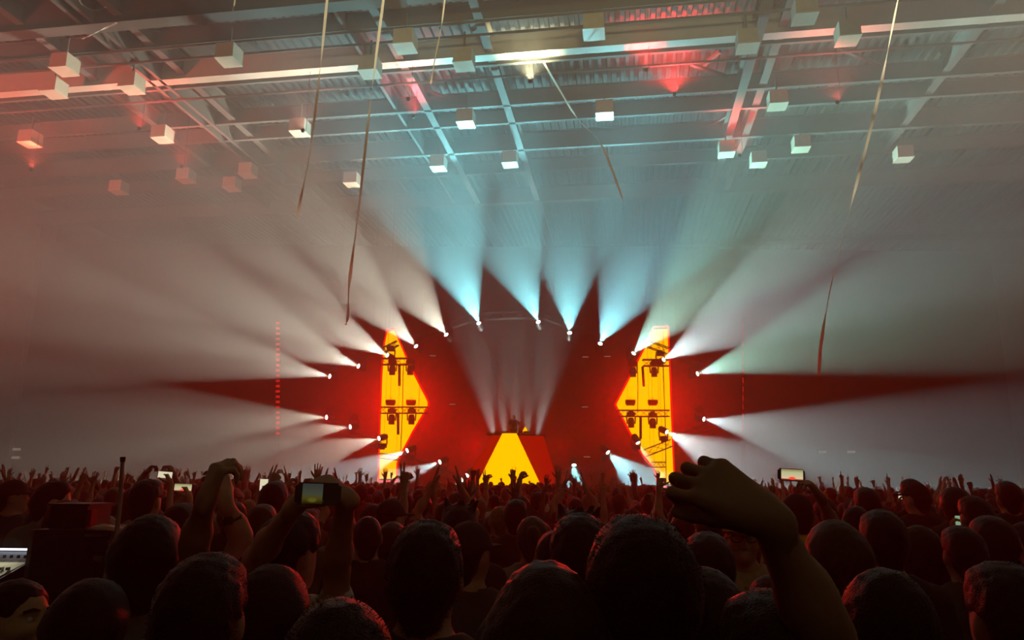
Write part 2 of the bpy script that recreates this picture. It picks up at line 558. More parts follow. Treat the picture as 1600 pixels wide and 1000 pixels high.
def screen(name, label, pts, Y, grp=None):
    r = thing(name, label, 'screen', at(pts[-1][0], 745, Y))
    inv = Matrix.Translation(-r.location)
    P = [at(x, y, Y) for x, y in pts]
    c = sum(P, Vector()) / len(P)
    big = [c + (p - c) * 1.02 + Vector((0, 0.02, 0)) for p in P]
    MB().prism([inv @ p for p in big], (0, 0.22, 0)).build('screen_housing', M['black'], r)
    MB().prism([inv @ p for p in P], (0, 0.03, 0)).build('display', M['yellow'], r)
    rim = MB()
    n = len(P)
    for i in range(n):
        a, b = P[i], P[(i + 1) % n]
        a2, b2 = c + (a - c) * 1.035, c + (b - c) * 1.035
        rim.bar(inv @ (a2 + Vector((0, 0.01, 0))), inv @ (b2 + Vector((0, 0.01, 0))), 0.09, 0.05, (0, 1, 0))
    rim.build('halo_rim', M['redhalo'], r, label='thin red halo added around the screen')  # red bloom around the display, added as a glowing rim
    for s in (0.3, 0.7):
        q = P[0].lerp(P[1], s)
        MB().tube([inv @ (q + Vector((0, 0.1, 0))), inv @ Vector((q.x, Y + 0.1, ZD))], 0.008, 4).build('hanging_wire', M['cable'], r)
    return r


SL = [(605, 519), (616, 517), (641, 575), (668, 628), (668, 634), (645, 672), (627, 706), (621, 720), (620, 748), (592, 748), (595, 650), (597, 590), (600, 545)]
SR = [(1021, 515), (1043, 514), (1045, 560), (1048, 640), (1053, 756), (1028, 756), (1022, 730), (1004, 708), (985, 674), (963, 632), (985, 590), (1004, 552)]
screen('led_screen', 'glowing amber arrow-shaped screen pointing right, left of the stage', SL, YS)
screen('led_screen', 'glowing amber arrow-shaped screen pointing left, right of the stage', SR, YS)


def truss(p0, p1, s, label, grp='lighting trusses of the stage rig', n=None, mat='truss', rads=(0.028, 0.014), hang=True):
    p0, p1 = Vector(p0), Vector(p1)
    r = thing('lighting_truss', label, 'truss', p0, grp)
    d, a, b = basis(p1 - p0)
    L = (p1 - p0).length
    cor = [a * x * s / 2 + b * y * s / 2 for x, y in ((-1, -1), (1, -1), (1, 1), (-1, 1))]
    for c in cor:
        MB().tube([c, c + d * L], rads[0], 5).build('chord', M[mat], r)
    n = n or max(3, int(L / (s * 1.1)))
    lat = MB()
    for i in range(n):
        for k in range(4):
            c0, c1 = cor[k], cor[(k + 1) % 4]
            if i % 2: c0, c1 = c1, c0
            lat.tube([c0 + d * L * i / n, c1 + d * L * (i + 1) / n], rads[1], 4)
    lat.build('lattice', M[mat], r, kind='stuff')
    if abs(d.z) < 0.9 and hang:
        for t in (0.2, 0.8):
            q = d * L * t
            MB().tube([q, Vector((q.x, q.y, ZD - p0.z))], 0.007, 4).build('hanging_wire', M['cable'], r)
    return r


YT = 39.3
T = lambda a, b, s, lab, Y=YT: truss(at(*a, Y), at(*b, Y), s, lab)
T((596, 565), (640, 565), 0.34, 'short level truss across the upper left amber screen')
T((594, 641), (669, 641), 0.32, 'level truss across the widest part of the left amber screen')
T((1004, 567), (1046, 567), 0.34, 'short level truss across the upper right amber screen')
T((965, 646), (1046, 646), 0.32, 'level truss across the widest part of the right amber screen')
T((1012, 537), (1044, 549), 0.34, 'sloping truss near the top of the right amber screen')
T((595, 549), (622, 536), 0.26, 'sloping truss near the top of the left amber screen')
T((592, 712), (626, 716), 0.24, 'small truss across the foot of the left amber screen')
T((1008, 708), (1049, 692), 0.36, 'sloping truss across the lower right amber screen')
T((1018, 726), (1040, 726), 0.26, 'small truss across the foot of the right amber screen')
T((502, 578), (600, 540), 0.34, 'dark sloping truss left of the left amber screen')
T((640, 528), (748, 494), 0.34, 'dark sloping truss above and right of the left amber screen')
T((748, 494), (846, 492), 0.34, 'dark level truss at the very top of the lamp ring')
T((846, 492), (945, 527), 0.34, 'dark sloping truss left above the right amber screen')
T((1050, 552), (1098, 572), 0.34, 'dark short truss right of the right amber screen')
T((500, 662), (594, 696), 0.34, 'dark sloping truss below the left lamps of the ring')
T((630, 716), (738, 755), 0.34, 'dark sloping truss running down from the left screen to the crowd')
T((880, 745), (962, 722), 0.4, 'dim grey truss rising from the crowd left of the right screen')
T((1052, 688), (1106, 666), 0.34, 'dark sloping truss below the right lamps of the ring')
gnd = lambda x, y, Y: Vector((at(x, y, Y).x, Y, 1.36))
truss(gnd(434, 760, 41.5), at(434, 500, 41.5), 0.28, 'tall upright ladder truss lit red, far left of the stage', mat='truss')
truss(gnd(1161, 760, 41.5), at(1161, 495, 41.5), 0.12, 'thin upright pole truss lit red, right of the stage', mat='truss', rads=(0.02, 0.01))
truss(gnd(934, 775, 39.3), at(934, 732, 39.3), 0.3, 'short grey truss leg standing at the stage edge left of the right screen')

# self-glowing red pieces climbing the ladder truss
ladder = thing('glow_ladder', 'ladder of short glowing red dashes on the tall left truss', 'light', at(434, 690, 41.33))
for i in range(22):
    p = at(434, 505 + i * 8.2, 41.33) - ladder.location
    MB().box(p, (0.20, 0.03, 0.13)).build('glow_dash', M['reddim'], ladder)
pole = thing('glow_ladder', 'thin glowing red line on the pole right of the stage', 'light', at(1161, 690, 41.41))
for i in range(12):
    p = at(1161, 510 + i * 14, 41.41) - pole.location
    MB().box(p, (0.035, 0.03, 0.30)).build('glow_dash', M['reddim'], pole)


# moving head lamp: base, yoke with two arms, head with lens; -Z of the head is the beam
def make_head():
    r = thing('moving_head_lamp', 'x', 'lamp')
    MB().box((0, 0, 0.46), (0.42, 0.34, 0.16)).box((0, 0, 0.36), (0.3, 0.24, 0.05)).build('base', M['black'], r)
    MB().bar((-0.24, 0, 0.34), (0.24, 0, 0.34), 0.12, 0.06).bar((-0.23, 0, 0.36), (-0.21, 0, -0.06), 0.05, 0.14).bar((0.23, 0, 0.36), (0.21, 0, -0.06), 0.05, 0.14).build('yoke', M['black'], r)
    MB().box((0, 0, 0.57), (0.26, 0.06, 0.12)).build('clamp', M['truss'], r)
    h = MB().lathe([(0.05, 0.27), (0.13, 0.25), (0.17, 0.14), (0.175, -0.05), (0.16, -0.10), (0.165, -0.24), (0.15, -0.26), (0.14, -0.24)], 16).build('lamp_head', M['black'], r, smooth=False)
    MB().lathe([(0.02, -0.235), (0.115, -0.235), (0.115, -0.25), (0.02, -0.262)], 16).build('lens', M['lens'], h)
    return r


head0 = make_head()
DARK_LENS = pbr('unlit lamp lens', (0.05, 0.05, 0.06), 0.1)
PLACES = ['at the top of the ring, left of its middle', 'at the top of the ring, nearest its middle', 'at the top of the ring, right of its middle', 'high on the ring, left of the right screen',
          'beside the top of the right screen', 'high on the ring, right of the left screen top', 'beside the top of the left screen', 'in front of the upper left screen edge',
          'left of the left screen, upper one', 'farthest out on the left, upper one', 'farthest out on the left, lower one', 'left of the left screen, lower one', 'at the lower left screen edge',
          'in front of the foot of the left screen', 'low between the left screen and the amber pyramid', 'lowest one left of the amber pyramid', 'lowest one at the right foot of the amber pyramid',
          'shining straight down right of the pyramid', 'low and very bright, left of the right screen', 'in front of the lower left edge of the right screen', 'at the lower right screen edge',
          'farthest out on the right, lower one', 'farthest out on the right, upper one', 'in front of the upper right screen edge']
for i, (px, py, dx, dy, k, ang, pw, c) in enumerate(BEAMS):
    o = copy_tree(head0)
    tint = {TEAL: 'teal', WARM: 'warm white', GREEN: 'greenish', COLD: 'cold white'}[c]
    tag(o, f'{tint} beam lamp {PLACES[i]}', 'lamp', 'beam lamps of the ring')
    p = at(px, py, 39.0)
    d = Vector((dx, 0, -dy)).normalized() + Vector((0, -k * LEAN, 0))
    d.normalize()
    flip = py > 670
    o.location = p - d * 0.25
    if flip: o.rotation_euler = (math.pi, 0, 0)
    hd = [x for x in o.children if x.name.startswith('lamp_head')][0]
    q = d.to_track_quat('-Z', 'Y')
    hd.rotation_mode = 'QUATERNION'
    hd.rotation_quaternion = (Quaternion((1, 0, 0), math.pi).inverted() @ q) if flip else q
    l = lamp('beam_light', 'SPOT', (0, 0, -0.27), BEAM_POWER * pw, c, spot=ang * 0.96, blend=0.28, size=0.07)
    l.parent = hd
# unlit heads hung from the level trusses and standing on them: dark outlines before the screens
for i, (px, py, lab) in enumerate([
        (613, 577, 'dark unlit moving lamp under the upper truss of the left screen'), (641, 577, 'dark unlit moving lamp at the slanted edge of the left screen'),
        (612, 654, 'dark unlit moving lamp under the middle left truss, outer one'), (643, 654, 'dark unlit moving lamp under the middle left truss, inner one'),
        (1022, 580, 'dark unlit moving lamp under the upper truss of the right screen'), (989, 580, 'dark unlit moving lamp at the slanted edge of the right screen'),
        (986, 659, 'dark unlit moving lamp under the middle right truss, inner one'), (1020, 660, 'dark unlit moving lamp under the middle right truss, outer one')]):
    o = copy_tree(head0)
    tag(o, lab, 'lamp', 'unlit lamps before the screens')
    o.location = at(px, py, YT) + Vector((0, 0, -0.05))
    hd = [x for x in o.children if x.name.startswith('lamp_head')][0]
    ln = hd.children[0]
    ln.data = ln.data.copy() if i == 0 else dark_lens_mesh
    if i == 0:
        dark_lens_mesh = ln.data
        ln.data.materials[0] = DARK_LENS
for ch in list(head0.children_recursive): bpy.data.objects.remove(ch)
bpy.data.objects.remove(head0)
for px, py, lab in ((610, 631, 'dark hoist block on the middle left truss, outer one'), (642, 631, 'dark hoist block on the middle left truss, inner one'),
                    (985, 635, 'dark hoist block on the middle right truss, inner one'), (1020, 635, 'dark hoist block on the middle right truss, outer one')):
    h = thing('chain_hoist', lab, 'hoist', at(px, 637, YT), 'hoist blocks on the trusses')
    MB().box((0, 0, 0.30), (0.50, 0.3, 0.22)).box((0, 0, 0.17), (0.42, 0.26, 0.10)).build('body', M['black'], h)
    MB().tube([(0, 0, 0.4), (0.05, 0, 0.48), (0, 0, 0.54), (-0.05, 0, 0.48)], 0.015, 5).build('hook', M['truss'], h)
for a, b, lab in (((624, 571), (624, 603), 'dark tube hanging below the upper left truss'), ((622, 647), (622, 679), 'dark tube hanging below the middle left truss'),
                  ((1004, 573), (1006, 604), 'dark tube hanging below the upper right truss'), ((1001, 652), (1001, 686), 'dark tube hanging below the middle right truss')):
    MBo = MB().tube([at(*a, YT), at(*b, YT)], 0.07, 8).build('hanging_tube', M['black'])
    tag(MBo, lab, 'tube', 'tubes hanging below the trusses')
for a, b, lab in (((630, 566), (626, 706), 'thin dark cable down the middle of the left screen'), ((996, 566), (996, 645), 'thin dark cable down the upper right screen'),
                  ((1036, 566), (1041, 756), 'thin dark cable down the outer side of the right screen')):
    p, q = at(*a, YT - 0.17), at(*b, YT - 0.17)
    tag(MB().tube([p + Vector((0, 0.06, 0)), p.lerp(q, 0.5) + Vector((0.03, 0, 0)), q], 0.022, 5).build('cable', M['cable']), lab, 'cable')
# pale little strip lights on the dark drape
for px, py, lab in ((915, 558, 'pale strip light on the drape, upper inner one right'), (949, 557, 'pale strip light on the drape, upper outer one right'), (914, 636, 'pale strip light on the drape, middle right'),
                    (917, 714, 'pale strip light on the drape, lowest on the right'), (707, 632, 'pale strip light on the drape, middle left'), (676, 556, 'pale strip light on the drape, upper left')):
    s = thing('strip_light', lab, 'light', at(px, py, 44.46), 'pale strip lights on the drape')
    MB().box((0, 0, 0), (0.42, 0.1, 0.11)).build('housing', M['black'], s)
    MB().box((0, -0.06, 0), (0.38, 0.03, 0.06)).build('tube', M['pale'], s)

# the booth: riser with a red glowing front, amber wedge, table with decks, glowing triangle
YB = 38.0
b = thing('dj_booth', 'raised booth with an amber glowing wedge on its front', 'booth', (at(805, 745, YB).x, YB, 1.36))
inv = Matrix.Translation(-b.location)
zt = at(800, 678, YB).z
Q = lambda x, y, Y=YB: inv @ at(x, y, Y)
MB().prism([inv @ Vector((at(770, 700, YB).x, YB + 0.1, 1.36)), inv @ Vector((at(850, 700, YB).x, YB + 0.1, 1.36)), Q(848, 679, YB + .1), Q(768, 679, YB + .1)], (0, 1.6, 0)).build('riser', M['case'], b)
MB().prism([Q(785, 677), Q(807, 677), Q(853, 775), Q(736, 775)], (0, 0.08, 0)).build('display', M['yellow'], b, label='amber glowing wedge-shaped display')
MB().prism([Q(769, 680, YB + .08), Q(849, 680, YB + .08), Q(878, 776, YB + .08), Q(715, 776, YB + .08)], (0, 0.04, 0)).build('red_front', M['frontred'], b, label='red glowing booth front')
MB().prism([Q(760, 676, YB + .05), Q(853, 679, YB + .05), Q(853, 681.5, YB + .05), Q(760, 679, YB + .05)], (0, 1.0, 0)).build('table_top', M['black'], b)
for k, (x0, x1, hh) in enumerate(((772, 780, 3), (784, 794, 3.5), (811, 817, 3), (818, 829, 3.5))):
    o = thing('media_player', ['flat deck at the left end of the booth table', 'flat deck beside the performer on the booth table', 'flat mixer right of the performer on the booth table', 'flat deck under the glowing triangle on the booth'][k], 'player', at((x0 + x1) / 2, 677, YB + .35), 'decks on the booth table')
    wpx = (x1 - x0) / FPX * YB
    MB().box((0, 0, 0.05), (wpx, 0.38, 0.09)).build('body', M['case'], o)
    MB().lathe([(0.1, 0.095), (0.1, 0.11), (0.02, 0.115)], 14).build('jog_wheel', M['truss'], o)
tri = thing('triangle_light', 'small glowing amber triangle standing on the booth equipment', 'light', Vector((at(820.5, 674, YB + .3).x, YB + .3, at(820, 679, YB + .05).z + 0.13)))
k_ = YB / FPX
MB().prism([(-5 * k_, 0, 0), (5.2 * k_, 0, 0), (0.2 * k_, 0, 9.5 * k_)], (0, 0.08, 0)).build('glowing_face', M['yellow'], tri)
MB().box((0, 0.15, 0.03), (0.3, 0.2, 0.04)).build('stand', M['black'], tri)
# upward fan behind the performer
for px, dx, lab in ((773, -20, 'outermost upward beam lamp left behind the performer'), (789, -9, 'upward beam lamp close left behind the performer'), (806, -2, 'upward beam lamp straight behind the performer'), (823, 4, 'upward beam lamp close right behind the performer'), (839, 14, 'outermost upward beam lamp right behind the performer')):
    o = thing('floor_lamp', lab, 'lamp', at(px, 692, 40.2), 'upward lamps behind the booth')
    MB().box((0, 0, -0.2), (0.4, 0.4, 0.2)).build('base', M['black'], o)
    MB().lathe([(0.14, -0.12), (0.17, 0.0), (0.17, 0.12), (0.15, 0.12), (0.15, 0.02)], 14).build('lamp_head', M['black'], o)
    l = lamp('beam_light', 'SPOT', (0, 0, 0.16), FAN_POWER * {773: 1.5, 789: 0.8, 806: 1.0, 823: 0.8, 839: 1.3}[px], (0.70, 1.0, 0.88), spot=30, blend=1.0, size=0.1)
    l.rotation_euler = Vector((dx, -18, 90)).to_track_quat('-Z', 'Y').to_euler()
    l.parent = o
    MB().box((0, 0, -0.2 - (at(px, 692, 40.2).z - 0.3 - 1.36) / 2 - 0.1), (0.3, 0.3, at(px, 692, 40.2).z - 0.3 - 1.36)).build('pedestal', M['case'], o)
# dim lamps on the side walls
for px, py, Y, lab in ((1285, 706, 43.9, 'pale blurred lamp low on the right, inner one'), (1330, 706, 43.9, 'pale blurred lamp low on the right, outer one'), (26, 702, 43.9, 'pale dash of light at the left wall, upper one'), (24, 715, 43.9, 'pale dash of light at the left wall, lower one')):
    o = thing('wall_lamp', lab, 'lamp', at(px, py, Y), 'dim lamps at the sides of the hall')
    MB().box((0, 0.08, 0), (0.5, 0.12, 0.2)).build('housing', M['black'], o)
    MB().box((0, 0, 0), (0.44, 0.06, 0.14)).build('tube', M['pale'], o)
    MB().bar((0, 0.1, 0), (0, 0.62, 0), 0.06).build('bracket', M['black'], o)

# ------------------------------------------------------------------ people: one smooth skin per body, grown from a distance field
class Field:
    def __init__(s, lo, hi, h):
        s.lo = np.array(lo, np.float32)
        s.h = h
        s.n = np.ceil((np.array(hi) - s.lo) / h).astype(int) + 2
        s.ax = [s.lo[i] + h * np.arange(s.n[i], dtype=np.float32) for i in range(3)]
        s.D = np.full(tuple(s.n), 0.5, np.float32)

    def _sl(s, lo, hi, m):
        r = []
        for i in range(3):
            a = max(0, int((lo[i] - m - s.lo[i]) / s.h) - 1)
            b = min(int(s.n[i]), int((hi[i] + m - s.lo[i]) / s.h) + 2)
            if b <= a: return None
            r.append(slice(a, b))
        return tuple(r)

    def _grid(s, sl):
        return (s.ax[0][sl[0]][:, None, None], s.ax[1][sl[1]][None, :, None], s.ax[2][sl[2]][None, None, :])

    def _put(s, sl, d, k, op):
        o = s.D[sl]
        if op == 'u':
            h_ = np.maximum(k - np.abs(o - d), 0) / k
            s.D[sl] = np.minimum(o, d) - h_ * h_ * k * 0.25
        else:                                             # cut away
            d = -d
            h_ = np.maximum(k - np.abs(o - d), 0) / k
            s.D[sl] = np.maximum(o, d) + h_ * h_ * k * 0.25

    def cap(s, a, b, r1, r2, k=0.02, sq=(1, 1, 1), op='u'):
        a, b = np.array(a, np.float32), np.array(b, np.float32)
        sq = np.array(sq, np.float32)
        R = max(r1, r2) * sq
        sl = s._sl(np.minimum(a, b) - R, np.maximum(a, b) + R, k + 2.5 * s.h)
        if sl is None: return
        X, Y, Z = s._grid(sl)
        px, py, pz = (X - a[0]) / sq[0], (Y - a[1]) / sq[1], (Z - a[2]) / sq[2]
        ba = (b - a) / sq
        t = np.clip((px * ba[0] + py * ba[1] + pz * ba[2]) / max(float(ba @ ba), 1e-9), 0, 1)
        d = np.sqrt((px - t * ba[0]) ** 2 + (py - t * ba[1]) ** 2 + (pz - t * ba[2]) ** 2) - (r1 + (r2 - r1) * t)
        s._put(sl, d * float(sq.min()), k, op)

    def ell(s, c, r, k=0.02, R=None, op='u'):
        c, r = np.array(c, np.float32), np.array(r, np.float32)
        m = np.array([r.max()] * 3) if R is not None else r
        sl = s._sl(c - m, c + m, k + 2.5 * s.h)
        if sl is None: return
        X, Y, Z = s._grid(sl)
        x, y, z = X - c[0], Y - c[1], Z - c[2]
        if R is not None:
            x, y, z = (R[0][0] * x + R[1][0] * y + R[2][0] * z, R[0][1] * x + R[1][1] * y + R[2][1] * z, R[0][2] * x + R[1][2] * y + R[2][2] * z)
        k0 = np.sqrt((x / r[0]) ** 2 + (y / r[1]) ** 2 + (z / r[2]) ** 2)
        k1 = np.sqrt((x / r[0] ** 2) ** 2 + (y / r[1] ** 2) ** 2 + (z / r[2] ** 2) ** 2)
        s._put(sl, k0 * (k0 - 1) / np.maximum(k1, 1e-6), k, op)

    def plane(s, axis, val, keep):                        # keep 'lt' or 'gt' of the axis value
        sh = [1, 1, 1]
        sh[axis] = -1
        c = s.ax[axis].reshape(sh)
        s.D = np.maximum(s.D, (c - val) if keep == 'lt' else (val - c))

    def ripple(s, amp, f, ph=0.0):
        X, Y, Z = s.ax[0][:, None, None], s.ax[1][None, :, None], s.ax[2][None, None, :]
        s.D = s.D + (amp * (np.sin(X * f + 1.3 * np.sin(Z * f * 0.7 + ph)) * np.sin(Y * f * 1.1 + ph) * np.sin(Z * f * 0.9 + 2 * np.sin(X * f * 0.8)))).astype(np.float32)

    def mesh(s):
        D = s.D
        S = D < 0
        nx, ny, nz = D.shape
        c = np.zeros((nx - 1, ny - 1, nz - 1), np.int8)
        for i in (0, 1):
            for j in (0, 1):
                for k in (0, 1):
                    c += S[i:nx - 1 + i, j:ny - 1 + j, k:nz - 1 + k]
        act = (c > 0) & (c < 8)
        idx = np.full(act.shape, -1, np.int32)
        I, J, K = np.nonzero(act)
        idx[act] = np.arange(len(I))
        acc = np.zeros((len(I), 3), np.float32)
        n = np.zeros(len(I), np.float32)
        for ax in range(3):
            for u in (0, 1):
                for v in (0, 1):
                    o = [0, 0, 0]
                    oth = [q for q in range(3) if q != ax]
                    o[oth[0]], o[oth[1]] = u, v
                    e = list(o)
                    e[ax] = 1
                    d0 = D[I + o[0], J + o[1], K + o[2]]
                    d1 = D[I + e[0], J + e[1], K + e[2]]
                    mk = (d0 < 0) != (d1 < 0)
                    t = np.where(mk, d0 / np.where(mk, d0 - d1, 1), 0)
                    for q in range(3):
                        acc[:, q] += np.where(mk, o[q] + (t if q == ax else 0), 0)
                    n += mk
        V = s.lo + s.h * (np.stack([I, J, K], 1) + acc / n[:, None])
        Fs = []
        for ax in range(3):
            a = [slice(None)] * 3
            b = [slice(None)] * 3
            a[ax], b[ax] = slice(0, -1), slice(1, None)
            cr = S[tuple(a)] != S[tuple(b)]
            o1, o2 = [q for q in range(3) if q != ax]
            pos = np.stack(np.nonzero(cr), 1)
            ok = (pos[:, o1] > 0) & (pos[:, o2] > 0) & (pos[:, o1] < D.shape[o1] - 1) & (pos[:, o2] < D.shape[o2] - 1)
            pos = pos[ok]
            ins = S[pos[:, 0], pos[:, 1], pos[:, 2]]
            q = []
            for (du_, dv_) in ((-1, -1), (0, -1), (0, 0), (-1, 0)):
                p = pos.copy()
                p[:, o1] += du_
                p[:, o2] += dv_
                q.append(idx[p[:, 0], p[:, 1], p[:, 2]])
            q = np.stack(q, 1)
            flip = ins if ax != 1 else ~ins
            q[~flip] = q[~flip][:, ::-1]
            Fs.append(q)
        return V.astype(np.float64), np.concatenate(Fs)


def nv(v):
    v = np.array(v, float)
    return v / np.linalg.norm(v)


def rot(v, axis, ang):                                     # Rodrigues
    c, s_ = math.cos(ang), math.sin(ang)
    return v * c + np.cross(axis, v) * s_ + axis * (axis @ v) * (1 - c)


HAND = {  # bends of index..little (three joints, degrees), spread, thumb (opening, bend)
    'open': ([(8, 12, 8)] * 4, 11, (50, 12)),
    'relax': ([(22, 32, 18), (26, 36, 20), (30, 40, 22), (34, 44, 24)], 4, (38, 20)),
    'fist': ([(78, 92, 55)] * 4, 1, (34, 50)),
    'grip': ([(52, 58, 30), (56, 60, 32), (60, 62, 34), (64, 64, 36)], 2, (62, 20)),
    'clutch': ([(34, 98, 60), (38, 98, 60), (42, 98, 60), (46, 96, 60)], 6, (24, 6)),
    'point': ([(4, 6, 4), (74, 92, 55), (78, 92, 55), (80, 92, 55)], 2, (30, 55)),
    'peace': ([(4, 6, 4), (6, 6, 4), (76, 92, 55), (80, 92, 55)], 9, (28, 60)),
    'horns': ([(4, 6, 4), (76, 92, 55), (78, 92, 55), (6, 8, 5)], 5, (28, 60)),
    'flat': ([(3, 4, 3)] * 4, 2, (24, 8)),
}


def hand(F, wrist, f, nrm, side, pose, s=1.0):
    """Palm, four fingers and a thumb. f: finger direction, nrm: out of the palm, side: +1 if the thumb is at cross(f, nrm)."""
    f = nv(f)
    nrm = nv(np.array(nrm, float) - f * (f @ np.array(nrm, float)))
    t = np.cross(f, nrm) * side                            # towards the thumb
    w = np.array(wrist, float)
    bends, spread, (top_, tb) = HAND[pose]
    K = []
    for i, (off, l) in enumerate(((0.033, 0.092), (0.011, 0.096), (-0.011, 0.092), (-0.031, 0.084))):
        k = w + f * l * s + t * off * s
        K.append(k)
        F.cap(w + t * off * 0.55 * s + f * 0.012 * s, k, 0.0155 * s, 0.0125 * s, 0.016)
    F.cap(w - f * 0.02 * s, w + f * 0.03 * s, 0.024 * s, 0.02 * s, 0.02)
    for i, k in enumerate(K):
        L = ((0.043, 0.026, 0.020), (0.047, 0.030, 0.021), (0.044, 0.028, 0.020), (0.034, 0.021, 0.018))[i]
        d = rot(f, nrm, side * math.radians(spread * (1.5 - i)) * -1.0 if False else 0.0)
        d = nv(f + t * math.tan(math.radians(spread)) * (1.4 - i) * 0.75)
        ax = np.cross(d, nrm)
        ax = ax / np.linalg.norm(ax)
        p, r = k, 0.0098 * s
        for j in range(3):
            d = rot(d, ax, math.radians(bends[i][j]))
            q = p + d * L[j] * s
            F.cap(p, q, r, r * 0.9, 0.006)
            p, r = q, r * 0.9
    b = w + f * 0.022 * s + t * 0.022 * s + nrm * 0.006 * s
    d = nv(f * math.cos(math.radians(top_)) + t * math.sin(math.radians(top_)) + nrm * 0.25)
    q = b + d * 0.042 * s
    F.cap(b, q, 0.0165 * s, 0.0125 * s, 0.014)
    d2 = nv(rot(d, nrm, side * math.radians(-tb) * -1) + nrm * 0.25)
    q2 = q + d2 * 0.032 * s
    F.cap(q, q2, 0.012 * s, 0.0105 * s, 0.008)
    F.cap(q2, q2 + nv(d2 + f * 0.2) * 0.024 * s, 0.0105 * s, 0.0085 * s, 0.006)


# arm poses for the right side (+x); mirrored for the left: upper arm, forearm, fingers, palm, hand pose
ARM = {
    'down': ((0.28, 0.02, -1), (0.05, 0.30, -1), (0.0, 0.2, -1), (-1, 0, 0), 'relax'),
    'bent': ((0.30, 0.25, -1), (-0.35, 1.0, 0.25), (-0.5, 1, 0.3), (-0.5, 0, -1), 'relax'),
    'open': ((0.35, 0.25, 0.95), (0.02, 0.15, 1), (0.05, 0.08, 1), (-0.15, 1, 0), 'open'),
    'flat': ((0.45, 0.30, 0.75), (0.05, 0.2, 1), (0.0, 0.1, 1), (-0.6, 0.8, 0), 'flat'),
    'point': ((0.35, 0.35, 0.85), (0.14, 0.2, 1), (0.25, 0.3, 1), (-0.4, 1, -0.2), 'point'),
    'peace': ((0.35, 0.25, 0.9), (-0.05, 0.15, 1), (0.0, 0.05, 1), (-0.1, 1, 0), 'peace'),
    'horns': ((0.35, 0.25, 0.9), (0.1, 0.15, 1), (0.05, 0.05, 1), (-0.1, 1, 0), 'horns'),
    'fist': ((0.35, 0.30, 0.9), (0.0, 0.2, 1), (0.0, 0.1, 1), (-0.4, 1, 0), 'fist'),
    'cup': ((0.35, 0.30, 0.9), (-0.08, 0.2, 1), (-0.3, 0.45, 0.9), (-0.5, 0.6, -0.5), 'grip'),
    'clap': ((0.30, 0.40, 0.85), (-0.55, 0.1, 0.9), (-0.22, 0.1, 1), (-1, 0, 0.1), 'flat'),
    'heart': ((0.38, 0.35, 0.85), (-0.45, 0.1, 0.9), (-0.55, 0.1, 0.75), (-0.7, 0.2, -0.7), 'grip'),
    'film': ((0.22, 0.75, 0.30), (-0.28, 0.45, 0.95), (-0.45, 0.3, 0.9), (-0.9, 0.3, -0.1), 'grip'),
}
UP, FO = 0.29, 0.265                                       # upper arm and forearm


def arm_points(sd, spec, sh):
    S = np.array([sd * 0.172 * sh, -0.012, 1.425])
    if isinstance(spec, dict):                             # joints given in the body's own space
        return np.array(spec['s']) if 's' in spec else S, np.array(spec['e']), np.array(spec['w']), np.array(spec['f']), np.array(spec['n']), spec['p']
    u, fo, fd, n, p = ARM[spec]
    m = np.array([sd, 1, 1])
    E = S + nv(np.array(u) * m) * UP
    W = E + nv(np.array(fo) * m) * FO
    return S, E, W, np.array(fd) * m, np.array(n) * m, p


def torso(F, g, sh, k=0.05):
    F.cap((0, 0, 0.93), (0, 0, 1.02), 0.112 + g, 0.108 + g, k, (1.42, 1, 1))
    F.cap((0, 0, 1.00), (0, 0.0, 1.22), 0.108 + g, 0.112 + g, k, (1.36 * sh, 1, 1))
    F.cap((0, -0.004, 1.18), (0, -0.012, 1.37), 0.112 + g, 0.095 + g, k, (1.44 * sh, 1, 1))
    F.cap((-0.15 * sh, -0.015, 1.42), (0.15 * sh, -0.015, 1.42), 0.056 + g, 0.056 + g, k)
    for sd in (-1, 1):
        F.cap((sd * 0.13 * sh, -0.02, 1.435), (sd * 0.02, -0.02, 1.505), 0.045 + g, 0.048 + g, 0.03)


def legs(F, g):
    for sd in (-1, 1):
        F.cap((sd * 0.088, 0, 0.90), (sd * 0.095, 0.012, 0.50), 0.086 + g, 0.056 + g, 0.03)
        F.cap((sd * 0.095, 0.012, 0.50), (sd * 0.10, -0.012, 0.09), 0.056 + g, 0.038 + g, 0.02)
        F.ell((sd * 0.097, -0.022, 0.36), (0.05 + g, 0.052 + g, 0.12), 0.03)


